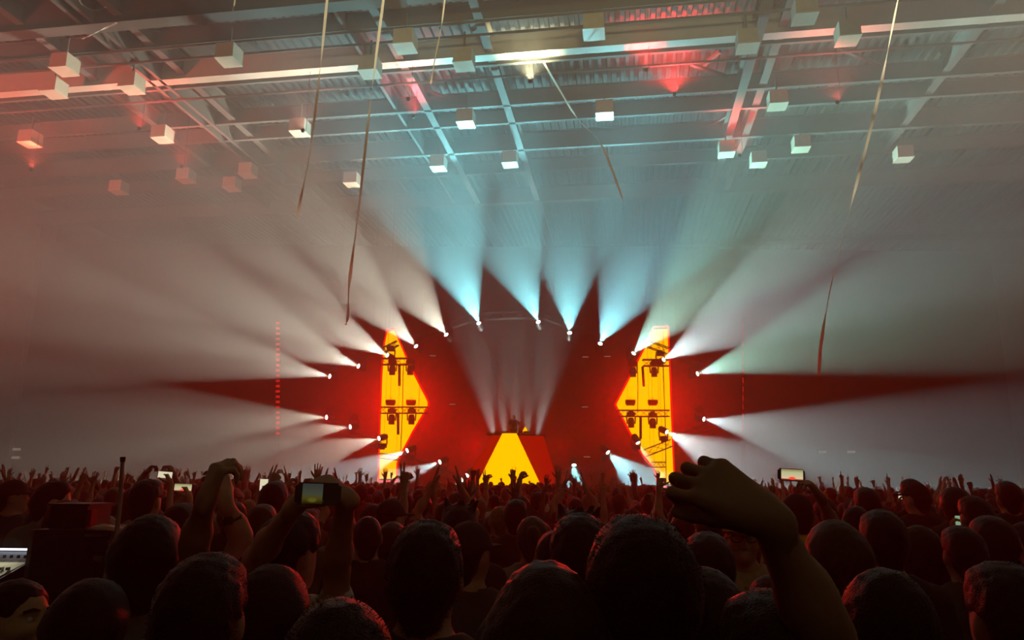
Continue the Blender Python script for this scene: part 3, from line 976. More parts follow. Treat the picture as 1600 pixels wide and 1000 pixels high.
def person_meshes(spec):
    """Meshes of one kind of concertgoer: {part: (verts, faces)}; body space stands on z = 0 and faces +y, 1.75 m tall."""
    h, sh = spec.get('h', 0.0145), spec.get('sh', 1.0)
    out = {}
    arms = {sd: arm_points(sd, spec['arms'][0 if sd < 0 else 1], sh) for sd in (-1, 1)}
    pts = [p for a in arms.values() for p in a[:3]]
    lo = np.minimum(np.min(pts, 0) - 0.12, [-0.3, -0.2, -0.01])
    hi = np.maximum(np.max(pts, 0) + 0.12, [0.3, 0.22, 1.80])
    F = Field(lo, hi, h)
    torso(F, 0, sh)
    legs(F, 0)
    for sd in (-1, 1):
        F.cap((sd * 0.10, -0.05, 0.035), (sd * 0.115, 0.12, 0.03), 0.036, 0.03, 0.02)
        F.cap((sd * 0.10, -0.03, 0.10), (sd * 0.10, -0.03, 0.04), 0.038, 0.04, 0.02)
    ht = Matrix.Rotation(math.radians(spec.get('turn', 0)), 3, 'Z') @ Matrix.Rotation(math.radians(spec.get('nod', 0)), 3, 'X') @ Matrix.Rotation(math.radians(spec.get('tilt', 0)), 3, 'Y')
    Rh = [list(r) for r in ht]
    piv = Vector((0, -0.01, 1.53))
    hp = lambda x, y, z: tuple(piv + ht @ (Vector((x, y, z)) - piv))
    F.cap((0, -0.02, 1.43), hp(0, 0.0, 1.60), 0.060, 0.055, 0.03)

    def head(F, fine):
        F.ell(hp(0, -0.006, 1.662), (0.076, 0.096, 0.093), 0.03, Rh)
        F.ell(hp(0, 0.026, 1.605), (0.060, 0.068, 0.070), 0.03, Rh)
        F.cap(hp(0, 0.07, 1.556), hp(0, 0.072, 1.556), 0.026, 0.026, 0.03)
        F.cap(hp(0, 0.088, 1.648), hp(0, 0.106, 1.612), 0.009, 0.014, 0.014)
        for sd in (-1, 1):
            F.ell(hp(sd * 0.078, -0.004, 1.632), (0.010, 0.022, 0.032), 0.008, Rh)
        if fine:
            for sd in (-1, 1):
                F.ell(hp(sd * 0.033, 0.098, 1.648), (0.018, 0.018, 0.012), 0.012, Rh, 'cut')
                F.cap(hp(sd * 0.015, 0.088, 1.668), hp(sd * 0.052, 0.074, 1.668), 0.008, 0.006, 0.012)
                F.ell(hp(sd * 0.036, 0.062, 1.615), (0.026, 0.03, 0.022), 0.03, Rh)
                F.ell(hp(sd * 0.012, 0.104, 1.604), (0.008, 0.009, 0.007), 0.008, Rh)
            if spec.get('laugh'):
                F.cap(hp(-0.018, 0.094, 1.588), hp(0.018, 0.094, 1.588), 0.007, 0.007, 0.008)
                F.cap(hp(-0.014, 0.088, 1.548), hp(0.014, 0.088, 1.548), 0.009, 0.009, 0.008)
                F.ell(hp(0, 0.094, 1.568), (0.022, 0.03, 0.014), 0.006, Rh, 'cut')
            else:
                F.cap(hp(-0.020, 0.088, 1.579), hp(0.020, 0.088, 1.579), 0.007, 0.007, 0.008)
                F.cap(hp(-0.017, 0.087, 1.568), hp(0.017, 0.087, 1.568), 0.008, 0.008, 0.008)
                F.cap(hp(-0.022, 0.1, 1.5735), hp(0.022, 0.1, 1.5735), 0.0022, 0.0022, 0.003, op='cut')
    head(F, False)
    for sd in (-1, 1):
        S, E, W, fd, n, p = arms[sd]
        F.cap(S, S + (E - S) * 0.25, 0.060, 0.052, 0.04)
        F.cap(S, E, 0.050, 0.040, 0.02)
        F.cap(E, W, 0.042, 0.027, 0.02)
        F.ell(tuple(E + (W - E) * 0.28), (0.039, 0.039, 0.05), 0.03)
    V, Q = F.mesh()
    Vs, Qs = [V], [Q]
    n0 = len(V)
    for sd in (-1, 1):
        S, E, W, fd, n, p = arms[sd]
        c = W + nv(fd) * 0.08
        hs = spec.get('hand_h', 0.0062)
        Fh = Field(c - 0.17, c + 0.17, hs)
        Fh.cap(W - nv(W - E) * 0.05, W, 0.0285, 0.026, 0.02)
        hand(Fh, W, fd, n, sd, p, spec.get('hand_s', 1.0))
        v, q = Fh.mesh()
        Vs.append(v)
        Qs.append(q + n0)
        n0 += len(v)
    if spec.get('face'):
        c = np.array(hp(0, 0.02, 1.63))
        Fh = Field(c - 0.16, c + 0.16, 0.0048)
        head(Fh, True)
        v, q = Fh.mesh()
        Vs.append(v)
        Qs.append(q + n0)
        n0 += len(v)
        eb = MB()
        for sd in (-1, 1):
            eb.lathe([(0.004, -0.0102), (0.008, -0.007), (0.0108, 0), (0.008, 0.007), (0.004, 0.0102)], 10, Matrix.Translation(hp(sd * 0.033, 0.081, 1.648)))
        out['eyes'] = (eb.v, eb.f)
        bb = MB()
        for sd in (-1, 1):
            bb.tube([hp(sd * 0.014, 0.099, 1.672), hp(sd * 0.034, 0.095, 1.678), hp(sd * 0.055, 0.078, 1.672)], 0.0045, 5)
        out['eyebrows'] = (bb.v, bb.f)
        if spec.get('laugh'):
            tb_ = MB().tube([hp(-0.018, 0.078, 1.580), hp(0, 0.090, 1.580), hp(0.018, 0.078, 1.580)], 0.006, 6)
            out['teeth'] = (tb_.v, tb_.f)
    out['body'] = (np.concatenate(Vs), np.concatenate(Qs))
    # clothes
    hc_ = spec.get('hc', 0.016)
    F = Field((-0.36, -0.26, 0.86), (0.36, 0.26, 1.56), hc_)
    if spec.get('sleeve', 0.55) > 0.6 or True:
        F = Field(np.minimum(lo, (-0.36, -0.26, 0.86)), np.maximum(hi, (0.36, 0.26, 1.56)), hc_)
    torso(F, 0.016, sh)
    F.cap((0, 0, 0.84), (0, 0, 0.95), 0.124, 0.124, 0.04, (1.42, 1, 1))
    sl_ = spec.get('sleeve', 0.55)
    for sd in (-1, 1):
        S, E, W, fd, n, p = arms[sd]
        F.cap(S, S + (E - S) * min(sl_, 1), 0.064, 0.060 - 0.012 * min(sl_, 1), 0.03)
        if sl_ > 1:
            F.cap(E, E + (W - E) * (sl_ - 1), 0.050, 0.038, 0.03)
    F.plane(2, 0.875, 'gt')
    if spec.get('hood'):
        F.cap((-0.07, -0.075, 1.47), (0.07, -0.075, 1.47), 0.05, 0.05, 0.03)
    F.ell(hp(0, 0.01, 1.58), (0.088, 0.095, 0.105), 0.01, None, 'cut')
    F.ripple(0.004, 26.0, sh * 3)
    out['shirt'] = F.mesh()
    F = Field((-0.26, -0.2, 0.02), (0.26, 0.2, 1.02), 0.018)
    legs(F, 0.012)
    F.cap((0, 0, 0.90), (0, 0, 0.98), 0.112, 0.108, 0.05, (1.42, 1, 1))
    F.plane(2, 0.965, 'lt')
    F.plane(2, 0.075, 'gt')
    out['trousers'] = F.mesh()
    F = Field((-0.2, -0.14, -0.02), (0.2, 0.22, 0.14), 0.015)
    for sd in (-1, 1):
        F.cap((sd * 0.10, -0.052, 0.045), (sd * 0.117, 0.13, 0.038), 0.046, 0.042, 0.02)
        F.cap((sd * 0.10, -0.03, 0.11), (sd * 0.10, -0.03, 0.05), 0.047, 0.047, 0.02)
    F.plane(2, 0.0, 'gt')
    F.plane(2, 0.115, 'lt')
    out['shoes'] = F.mesh()
    # hair and hats
    st_ = spec['hair']
    hh = spec.get('hh', 0.011)
    F = Field((-0.2, -0.26, 1.16), (0.2, 0.2, 1.90), hh)
    gr = {'crop': -0.004, 'short': 0.006, 'thick': 0.017, 'curly': 0.030, 'long': 0.008, 'bun': 0.006, 'tail': 0.006, 'bob': 0.014, 'cap': 0.004, 'tuft': 0.012}[st_]
    F.ell(hp(0, -0.014, 1.668), (0.081 + gr, 0.099 + gr, 0.096 + gr), 0.02, Rh)
    if st_ in ('short', 'thick', 'tuft'):
        F.ell(hp(0, 0.03, 1.728), (0.062 + gr * .5, 0.06, 0.036 + gr), 0.03, Rh)
    if st_ == 'tuft':
        for i in range(9):
            a = i * 0.7
            F.cap(hp(0.045 * math.cos(a * 2.3), 0.05 * math.sin(a * 1.7), 1.735), hp(0.065 * math.cos(a * 2.3) + 0.01, 0.07 * math.sin(a * 1.7), 1.80), 0.022, 0.006, 0.02)
    F.cap(hp(0, -0.06, 1.63), hp(0, -0.062, 1.565), 0.055 + gr * .5, 0.038, 0.03, (1.2, 1, 1))
    if st_ == 'long':
        F.cap(hp(0, -0.05, 1.64), (0, -0.085, 1.34), 0.084, 0.062, 0.03, (1.28, 1, 1))
        for sd in (-1, 1):
            F.cap(hp(sd * 0.078, -0.01, 1.64), (sd * 0.10, -0.02, 1.38), 0.036, 0.026, 0.03)
    if st_ == 'bob':
        F.cap(hp(0, -0.045, 1.65), hp(0, -0.05, 1.55), 0.088, 0.072, 0.03, (1.2, 1, 1))
    if st_ == 'bun':
        F.ell(hp(0, -0.075, 1.765), (0.05, 0.05, 0.045), 0.015)
    if st_ == 'tail':
        F.ell(hp(0, -0.115, 1.69), (0.03, 0.03, 0.03), 0.01)
        F.cap(hp(0, -0.13, 1.69), hp(0.01, -0.14, 1.45), 0.032, 0.015, 0.02)
    F.ell(hp(0, 0.098, 1.605), (0.115, 0.078, 0.105), 0.02, Rh, 'cut')
    if st_ not in ('long', 'bob'):
        for sd in (-1, 1):
            F.ell(hp(sd * 0.085, 0.012, 1.61), (0.028, 0.055, 0.06), 0.015, Rh, 'cut')
    if st_ == 'curly': F.ripple(0.012, 150.0)
    elif st_ != 'cap': F.ripple(0.0045, 120.0, gr * 300)
    out['hair'] = F.mesh()
    if st_ == 'cap':
        F = Field((-0.2, -0.26, 1.5), (0.2, 0.32, 1.90), 0.010)
        F.ell(hp(0, -0.008, 1.672), (0.092, 0.110, 0.108), 0.02, Rh)
        c = spec.get('brim', 1)
        Fc = Field((-0.2, -0.26, 1.5), (0.2, 0.32, 1.90), 0.010)
        pl = hp(0, 0, 1.672)
        F.D = np.maximum(F.D, (pl[2] - F.ax[2])[None, None, :].astype(np.float32))
        F.cap(hp(0, c * 0.09, 1.682), hp(0, c * 0.155, 1.674), 0.058, 0.052, 0.01, (1.25, 1, 0.13))
        F.ell(hp(0, -0.008, 1.783), (0.010, 0.010, 0.006), 0.004)
        out['cap'] = F.mesh()
    if spec.get('glasses'):
        g = MB()
        for sd in (-1, 1):
            cc = Vector(hp(sd * 0.034, 0.112, 1.648))
            ring = [cc + ht @ Vector((0.026 * math.cos(a), -0.004 * abs(math.cos(a)), 0.019 * math.sin(a))) for a in [i * math.pi / 7 for i in range(15)]]
            g.tube(ring, 0.0030, 5)
            g.tube([hp(sd * 0.060, 0.108, 1.650), hp(sd * 0.078, 0.05, 1.652), hp(sd * 0.080, -0.01, 1.645)], 0.0028, 5)
        g.tube([hp(-0.009, 0.114, 1.652), hp(0.009, 0.114, 1.652)], 0.003, 5)
        out['glasses'] = (g.v, g.f)
    out['_hand'] = {sd: tuple(arms[sd][2] + nv(arms[sd][3]) * 0.085) for sd in (-1, 1)}
    out['_tip'] = max(float(arms[sd][2][2] + nv(arms[sd][3])[2] * 0.18) for sd in (-1, 1))
    return out


SKIN = [pbr('skin tone %s' % k, c, 0.55, 0, 0.12, 14, spec=0.3) for k, c in (('fair', (0.55, 0.34, 0.25)), ('light', (0.46, 0.27, 0.19)), ('tan', (0.33, 0.18, 0.11)), ('brown', (0.16, 0.08, 0.05)))]
HAIRM = [pbr('hair %s' % k, c, 0.42, 0, 0.35, 60, bump=0.4, bscale=220, spec=0.14, sheen=0.10) for k, c in (('black', (0.006, 0.005, 0.005)), ('dark brown', (0.016, 0.009, 0.006)), ('brown', (0.045, 0.024, 0.012)), ('fair', (0.22, 0.14, 0.07)))]
CLOTH = {k: pbr('%s cotton' % k, c, 0.9, 0, 0.12, 40, bump=0.25, bscale=400) for k, c in (
    ('black', (0.014, 0.014, 0.015)), ('charcoal', (0.045, 0.045, 0.05)), ('navy', (0.02, 0.028, 0.06)), ('grey', (0.20, 0.20, 0.20)), ('white', (0.60, 0.59, 0.56)),
    ('dark red', (0.16, 0.015, 0.015)), ('olive', (0.07, 0.07, 0.03)), ('beige', (0.38, 0.30, 0.20)), ('yellow', (0.62, 0.48, 0.05)))}
DENIM = pbr('dark denim', (0.02, 0.025, 0.04), 0.9, 0, 0.3, 50)
SHOE = pbr('dark shoe leather', (0.02, 0.018, 0.016), 0.5)
EYE = pbr('eye white', (0.6, 0.58, 0.55), 0.2)
TOOTH = pbr('tooth enamel', (0.7, 0.66, 0.58), 0.3)
PART_MAT = {'body': SKIN[1], 'hair': HAIRM[0], 'shirt': CLOTH['black'], 'trousers': DENIM, 'shoes': SHOE, 'cap': CLOTH['black'], 'glasses': M['black'], 'eyes': EYE, 'eyebrows': HAIRM[0], 'teeth': TOOTH}
PROTO = {}


def proto(key, spec):
    """Mesh data of one kind of concertgoer, made once and shared by its copies."""
    d = person_meshes(spec)
    ms = {}
    for part, g in d.items():
        if part[0] == '_': continue
        v, f = g
        me = bpy.data.meshes.new(part)
        me.from_pydata([tuple(map(float, p)) for p in v], [], [tuple(map(int, q)) for q in f])
        me.shade_smooth()
        me.materials.append(PART_MAT[part])
        ms[part] = me
    PROTO[key] = dict(meshes=ms, hand=d['_hand'], tip=d['_tip'], spec=spec)
    return PROTO[key]


def place_person(key, loc, scale, rz, label, shirt='black', skin=1, hair=0, cap='black', trousers=None, parts=None, group='concertgoers facing the stage'):
    P = PROTO[key]
    r = thing('person', label, 'person', loc, group, rz)
    r.scale = (scale,) * 3
    for part, me in P['meshes'].items():
        if parts and part not in parts: continue
        o = bpy.data.objects.new(part, me)
        COL.objects.link(o)
        o.parent = r
        mt = {'body': SKIN[skin], 'hair': HAIRM[hair], 'shirt': CLOTH[shirt], 'cap': CLOTH[cap], 'eyebrows': HAIRM[hair]}.get(part)
        if mt is not None:
            o.material_slots[0].link = 'OBJECT'
            o.material_slots[0].material = mt
    return r

# ------------------------------------------------------------------ the crowd
TOP = {'crop': 1.760, 'short': 1.772, 'thick': 1.783, 'curly': 1.795, 'long': 1.772, 'bun': 1.812, 'tail': 1.771, 'bob': 1.778, 'cap': 1.787, 'tuft': 1.800}
HAIRW = {'crop': 'close-cropped', 'short': 'short-haired', 'thick': 'thick-haired', 'curly': 'curly-haired', 'long': 'long-haired', 'bun': 'bun-haired', 'tail': 'pony-tailed', 'bob': 'bob-haired', 'cap': 'cap-wearing', 'tuft': 'spiky-haired'}
ARMW = {'down': 'arms down', 'open': 'open hand up', 'flat': 'flat hand up', 'point': 'finger pointing up', 'peace': 'two fingers up', 'horns': 'horned hand up', 'fist': 'fist up', 'cup': 'curled hand up', 'clap': 'hands clapping overhead', 'heart': 'hands joined overhead'}
DOWN = ('down', 'down')
for k in ('crop', 'short', 'thick', 'curly', 'long', 'bun', 'tail', 'bob', 'cap', 'tuft'):
    proto('n_' + k, dict(hair=k, arms=DOWN, sh=0.9 if k in ('long', 'bun', 'tail', 'bob') else 1.0, turn={'crop': 12, 'short': -8, 'long': 6, 'cap': -30, 'tuft': 20}.get(k, 0), brim=1))
UPS = [('short', ('down', 'open'), 'open'), ('long', ('open', 'open'), 'open'), ('thick', ('down', 'point'), 'point'), ('bob', ('down', 'peace'), 'peace'), ('crop', ('fist', 'down'), 'fist'),
       ('tail', ('clap', 'clap'), 'clap'), ('short', ('clap', 'clap'), 'clap'), ('bun', ('heart', 'heart'), 'heart'), ('curly', ('cup', 'down'), 'cup'), ('cap', ('flat', 'flat'), 'flat'),
       ('long', ('horns', 'down'), 'horns'), ('thick', ('cup', 'open'), 'open')]
UPK = []
for i, (hk, ar, word) in enumerate(UPS):
    key = 'u%d' % i
    proto(key, dict(hair=hk, arms=ar, sh=0.9 if hk in ('long', 'bun', 'tail', 'bob') else 1.0, turn=(i * 37) % 40 - 20))
    UPK.append((key, hk, word))

TAKEN = []                                          # (x, y) of everybody placed


def spot(px, top, d, hair):
    p = at(px, top, d)
    return Vector((p.x, d, 0)), p.z / TOP[hair]


def hero(px, top, d, hair, label, shirt='black', skin=1, hc=0, cap='black', strands=0, **spec):
    """A concertgoer seen singly. Arms given by pixels and depths become joints in the body's own space."""
    loc, sc = spot(px, top, d, hair)
    spec['hair'] = hair
    if 'turn' in spec or 'face' in spec or 'armpx' in spec or 'nod' in spec or d < 2.0:
        arms = list(spec.get('arms', DOWN))
        for i, a in (spec.pop('armpx', None) or {}).items():
            (ex, ey, ed), (wx, wy, wd), f, n, p = a
            arms[i] = dict(e=(at(ex, ey, ed) - loc) / sc, w=(at(wx, wy, wd) - loc) / sc, f=f, n=n, p=p)
        spec['arms'] = arms
        spec.setdefault('hh', 0.009 if d < 2.6 else 0.011)
        key = 'hero%d' % len(PROTO)
        proto(key, spec)
    else:
        key = 'n_' + hair
    r = place_person(key, loc, sc, 0, label, shirt, skin, hc, cap)
    TAKEN.append((loc.x, loc.y))
    if strands:
        me = PROTO[key]['meshes']['hair']
        vs, ns = [v.co.copy() for v in me.vertices], [v.normal.copy() for v in me.vertices]
        rd = random.Random(int(px))
        V, Fc = [], []
        for _ in range(int(strands * 1.8)):
            i = rd.randrange(len(vs))
            nn = ns[i]
            flow = (Vector((rd.uniform(-.5, .5), rd.uniform(-.5, .3), -0.9 if hair == 'long' else 0.25)) + nn * (0.25 if hair == 'long' else 0.55)).normalized()
            sd = flow.cross(Vector((rd.uniform(-1, 1), rd.uniform(-1, 1), rd.uniform(-1, 1)))).normalized() * 0.00045
            L = rd.uniform(0.007, 0.014) * (2 if hair == 'long' else 1)
            a = vs[i] - nn * 0.003
            k = len(V)
            V += [a - sd, a + sd, a + flow * L * .6 + sd * .7 + Vector((0, 0, -.001)), a + flow * L + Vector((0, 0, -L * .25))]
            Fc += [(k, k + 1, k + 2), (k, k + 2, k + 3)]
        o = mesh_obj('hair_strands', V, Fc, HAIRM[hc], r)
        o['kind'] = 'stuff'
    return r


hero(1000, 806, 1.40, 'thick', 'tall thick-haired person, the big black silhouette before the right screen', strands=2600, sh=1.06)
hero(852, 875, 1.36, 'long', 'person with long smooth hair rimmed red, low beside the tallest black silhouette', 'charcoal', hc=1, strands=1500, sh=0.92)
hero(668, 814, 1.85, 'short', 'round-headed person in a dark tee, red-rimmed, left of the smooth long hair', 'charcoal', strands=2200)
hero(535, 932, 1.08, 'crop', 'close-cropped head with a red fringe rising from the bottom edge', 'black', hc=1, strands=2600)
hero(325, 866, 1.60, 'short', 'dark-haired person with a red-lit right ear before the white tee', 'black', strands=1500)
hero(430, 880, 2.00, 'bob', 'dark bob-haired person, red-rimmed, just left of the bottom cropped head', 'black', sh=0.92, strands=900)
hero(243, 803, 2.45, 'bob', 'person in a pale tee with one arm raised high at the black cases', 'grey', skin=1,
     armpx={1: ((303, 852, 2.35), (322, 782, 2.2), (0.25, 0.1, 1), (0.6, 0.6, -0.4), 'grip')}, hand_h=0.005)
hero(398, 842, 3.0, 'short', 'person with watch arm raised beside the raised arm of the pale tee', 'black',
     armpx={0: ((377, 838, 2.9), (352, 785, 2.8), (-0.35, 0.1, 0.9), (-0.6, 0.5, -0.4), 'relax')})
hero(455, 800, 2.60, 'thick', 'dark-haired person in white tee filming with both arms up', 'white', turn=-32,
     armpx={0: ((402, 872, 2.5), (462, 790, 2.28), (0.7, 0.2, 0.7), (0.6, 0.3, -0.5), 'grip'), 1: ((526, 892, 2.5), (541, 778, 2.25), (-0.75, 0.1, 0.45), (-0.5, 0.4, -0.6), 'grip')}, hand_h=0.005)
hero(1203, 925, 1.24, 'short', 'person with huge raised arm and curled hand before the right beams', 'black', skin=2, hc=1, strands=1500,
     armpx={1: ((1285, 985, 1.17), (1197, 806, 1.10), (-0.80, 0.10, 0.50), (-0.20, 0.94, -0.22), 'clutch')}, hand_h=0.004, hand_s=1.0)
hero(1300, 811, 2.65, 'bob', 'brown bob-haired person, orange-rimmed, under the arm holding a phone', 'charcoal', hc=2, sh=0.92)
hero(1375, 797, 3.15, 'short', 'short-haired person with bare neck in a black top, right of the brown bob', 'black')
hero(1432, 820, 3.7, 'long', 'long-haired person with a dark mane between two short-haired heads at right', 'black', hc=1)
hero(1500, 822, 3.4, 'short', 'short-haired person just below the small green-lit phone', 'charcoal')
hero(1546, 806, 3.7, 'thick', 'thick-haired person right of the small green-lit phone', 'black')
hero(1568, 880, 1.75, 'short', 'broad person with a red-rimmed shoulder in the bottom right corner', 'charcoal', strands=900, sh=1.08)
hero(1375, 886, 1.50, 'crop', 'big dark cropped head between the huge arm and the corner shoulder', 'black', strands=900)
hero(1429, 752, 6.8, 'cap', 'tall person in a flat dark cap standing out against the grey haze', 'black', turn=25, brim=1)
hero(1335, 790, 4.7, 'crop', 'person whose arm holds a phone with the stage picture up high', 'black',
     armpx={0: ((1302, 822, 4.6), (1281, 776, 4.42), (-0.55, 0.05, 0.80), (-0.80, 0.1, -0.3), 'grip')})
hero(1243, 769, 5.1, 'cap', 'person in a dark cap and yellow hooded top right of the huge hand', 'yellow', hood=1, turn=10)
hero(1156, 795, 3.8, 'cap', 'bespectacled person in a yellow cap looking back at the camera', 'beige', cap='yellow', face=1, glasses=1, turn=168, nod=4)
hero(1104, 832, 2.6, 'short', 'dark short-haired person between the tall silhouette and the huge arm', 'black')
hero(1095, 884, 1.75, 'bob', 'dark broad-haired person with a faint red edge below the huge arm', 'black', sh=0.92)
hero(905, 803, 2.30, 'short', 'round red-rimmed head right in front of the spiky-topped one, before the stage', 'black', strands=900, turn=-4)
hero(902, 791, 3.3, 'tuft', 'spiky head peeping over the round red-rimmed one, centre right', 'charcoal')
hero(868, 828, 2.9, 'crop', 'cropped head half hidden by the round red-rimmed one', 'black')
hero(832, 806, 4.1, 'tail', 'pony-tailed head with a glinting clip below the pyramid foot', 'grey', hc=2)
hero(719, 781, 3.9, 'tuft', 'spiky red-topped head standing out below the left foot of the pyramid', 'black')
hero(733, 811, 3.1, 'cap', 'person in a dark cap under the spiky red-topped head', 'charcoal')
hero(576, 806, 4.2, 'crop', 'cropped round head with a red top edge below the left screen', 'black')
hero(612, 816, 4.4, 'short', 'smaller round head touching the cropped one below the left screen', 'charcoal', hc=1)
hero(806, 780, 5.5, 'short', 'round head alone below the right foot of the pyramid', 'black')
hero(40, 903, 2.30, 'tail', 'laughing woman in profile at the bottom left corner', 'black', skin=0, hc=1, face=1, laugh=1, turn=-104, nod=6, sh=0.9)
hero(152, 902, 2.05, 'bob', 'dark bob-haired person in front of the black cases', 'black', sh=0.92)
hero(166, 792, 4.4, 'bun', 'bun-haired person with a pale hair tie beside the pole', 'beige', hc=3, sh=0.9)
hero(86, 752, 5.0, 'short', 'dark-haired person turned sideways above the upper black case', 'grey', turn=-55)
hero(24, 748, 6.2, 'cap', 'person in a dark cap turned sideways at the far left edge', 'charcoal', turn=-60)
hero(44, 760, 6.8, 'cap', 'second person in a dark cap behind the upper black case', 'black', turn=-70)
hero(232, 749, 4.9, 'short', 'short-haired person in a beige top in front of the crossed raised wrists', 'beige')
hero(285, 786, 4.6, 'thick', 'thick-haired person just left of the raised arm of the pale tee', 'black')
hero(318, 758, 7.2, 'crop', 'cropped head behind the raised hand of the pale tee', 'grey')
hero(430, 752, 5.6, 'thick', 'broad dark head below the pointing arm', 'black')
hero(1352, 762, 5.8, 'short', 'short-haired head below the raised finger, right of the phone', 'charcoal')
hero(1488, 760, 6.0, 'bob', 'bob-haired head against the grey haze near the right edge', 'black')
hero(1572, 752, 6.4, 'short', 'short-haired head against the grey haze closest to the right edge', 'black')

# raised hands that stand out against the light: the reach of the pose and the pixel of the fingertips give the distance
HANDS = [(441, 719, 2, 'person pointing up high, the highest arm left of the left screen'), (404, 733, 0, 'person with one open hand up left of the pointing arm'),
         (449, 736, 8, 'person with a curled hand up right of the pointing arm'), (508, 729, 0, 'person with a small spread hand high left of the left screen'),
         (528, 735, 5, 'person clapping overhead left of the left screen foot'), (482, 741, 7, 'person with hands joined overhead between pointing arm and spread hand'),
         (592, 737, 1, 'person with both open hands up at the foot of the left screen'), (660, 738, 0, 'person with an open hand against the low white beam'),
         (703, 732, 6, 'person clapping overhead right of the low white beam'), (743, 731, 4, 'person with a fist up at the left edge of the pyramid'),
         (763, 738, 3, 'person with two fingers up before the lower left of the pyramid'), (783, 738, 11, 'person with spread hand up before the middle of the pyramid'),
         (818, 735, 8, 'person with a large curled hand before the lower right of the pyramid'), (897, 739, 6, 'person clapping overhead right under the downward beam'),
         (1004, 738, 1, 'person with both hands up left of the right screen foot'), (1029, 741, 8, 'person with a curled hand before the right screen foot'),
         (1108, 746, 0, 'person with an open hand between the right screen and the huge hand'), (1303, 749, 2, 'person pointing up right of the held-up phone'),
         (1347, 748, 9, 'person with flat hands up right of the pointing finger'), (1373, 752, 2, 'person pointing up beside the peace sign'),
         (1394, 749, 3, 'person making a peace sign left of the flat dark cap'), (1456, 752, 5, 'person clapping overhead right of the flat dark cap'),
         (266, 721, 7, 'person with wrists crossed high near the left edge of the crowd'), (295, 735, 0, 'person with one small hand up right of the crossed wrists'),
         (398, 735, 10, 'person with a horned hand up beside the open hand'), (62, 735, 1, 'person with both hands up above the upper black case'),
         (150, 743, 5, 'person clapping overhead left of the pole'), (203, 738, 4, 'person with a fist up right of the pole'), (970, 745, 11, 'person with hands up between the two right beams'),
         (1505, 757, 9, 'person with flat hands up near the right edge'), (1210, 752, 0, 'person with an open hand under the held-up phone'), (630, 743, 7, 'person with hands joined overhead right of the left screen foot')]
cols = ['black', 'charcoal', 'navy', 'grey', 'dark red', 'olive', 'black', 'white']
for i, (px, py, u, lab) in enumerate(HANDS):
    key, hk, wd = UPK[u]
    sc = 0.97 + 0.06 * ((i * 7) % 5) / 4
    tip = PROTO[key]['tip'] * sc
    off = max(PROTO[key]['hand'].items(), key=lambda kv: kv[1][2])[1]
    hy = 751 + (px - 800) * 0.010
    d = min(max((tip - CAM.z) * FPX / max(hy - py, 3.0), 6.5), 15.5)
    d *= 0.985 + 0.03 * ((i * 5) % 3)
    X = (px - 800) / FPX * d * 1.02 - (0 if wd in ('clap', 'heart') or u in (1, 9, 11) else off[0] * sc)
    # settle in the nearest free place in depth
    for _ in range(14):
        if all((X - a) ** 2 + (d - b_) ** 2 > 0.16 for a, b_ in TAKEN): break
        d += 0.12
    place_person(key, (X, d, 0), sc, 0, lab, cols[i % 8], [1, 0, 2, 1, 3][i % 5], i % 3)
    TAKEN.append((X, d))

# everyone else up to some 14 m, row by row
LAND = [(0, 215, 'far left of the ladder truss'), (215, 400, 'left of the ladder truss'), (400, 560, 'below the ladder truss'), (560, 690, 'below the left screen'), (690, 770, 'left of the pyramid'),
        (770, 850, 'below the pyramid'), (850, 950, 'right of the pyramid'), (950, 1070, 'below the right screen'), (1070, 1240, 'right of the right screen'), (1240, 1420, 'below the held-up phone'), (1420, 1700, 'at the right edge')]
ROWW = [(3.6, 'near rows'), (6.0, 'second rows'), (8.5, 'middle rows'), (11.0, 'back of the middle'), (99, 'far rows')]
rd = random.Random(23)
used = set()
cand = []
y = 2.0
while y < 14.5:
    half = y * 0.74 + 0.3
    x = -half + rd.uniform(0, 0.4)
    while x < half:
        cand.append((x + rd.uniform(-.12, .12), y + rd.uniform(-.16, .16)))
        x += 0.58 + 0.014 * y
    y += 0.62 + 0.012 * y
n_people = len(TAKEN)
FOH_BOX = (-2.75, -1.60, 2.55, 4.05)
for (x, y) in cand:
    if n_people >= 296: break
    if any((x - a) ** 2 + (y - b_) ** 2 < (0.42 if y > 4 else 0.48) ** 2 for a, b_ in TAKEN): continue
    if FOH_BOX[0] - .25 < x < FOH_BOX[1] + .25 and FOH_BOX[2] - .3 < y < FOH_BOX[3] + .3: continue
    px, _ = proj((x, y, 1.7))
    if not -30 < px < 1630: continue
    up = y > 6.5 and rd.random() < 0.13
    zone = next((z for a, b_, z in LAND if a <= px < b_), 'at the right edge' if px > 800 else LAND[0][2])
    row = next(r_ for lim, r_ in ROWW if y < lim)
    for _ in range(60):
        if up:
            key, hk, wd = UPK[rd.randrange(len(UPK))]
        else:
            hk = rd.choice(['crop', 'short', 'short', 'thick', 'curly', 'long', 'bun', 'tail', 'bob', 'cap', 'short'])
            key, wd = 'n_' + hk, 'down'
        col = rd.choice(cols + ['beige', 'navy'])
        lab = f'{HAIRW[hk]} person in {col}, {ARMW[wd]}, {zone}, {row}'
        if len(lab.replace('-', ' ').split()) > 16: lab = lab.replace(' of the ladder truss', '')
        if lab not in used: break
    used.add(lab)
    hgt = rd.uniform(1.60, 1.80) if y > 3.4 else rd.uniform(1.52, 1.64)
    if hk in ('long', 'bun', 'tail', 'bob'): hgt -= 0.05
    place_person(key, (x, y, 0), hgt / 1.765, rd.uniform(-.25, .25), lab, col, rd.choice([0, 1, 1, 2, 3]), rd.choice([0, 0, 1, 1, 2, 3]), rd.choice(['black', 'navy', 'grey', 'dark red']))
    TAKEN.append((x, y))
    n_people += 1

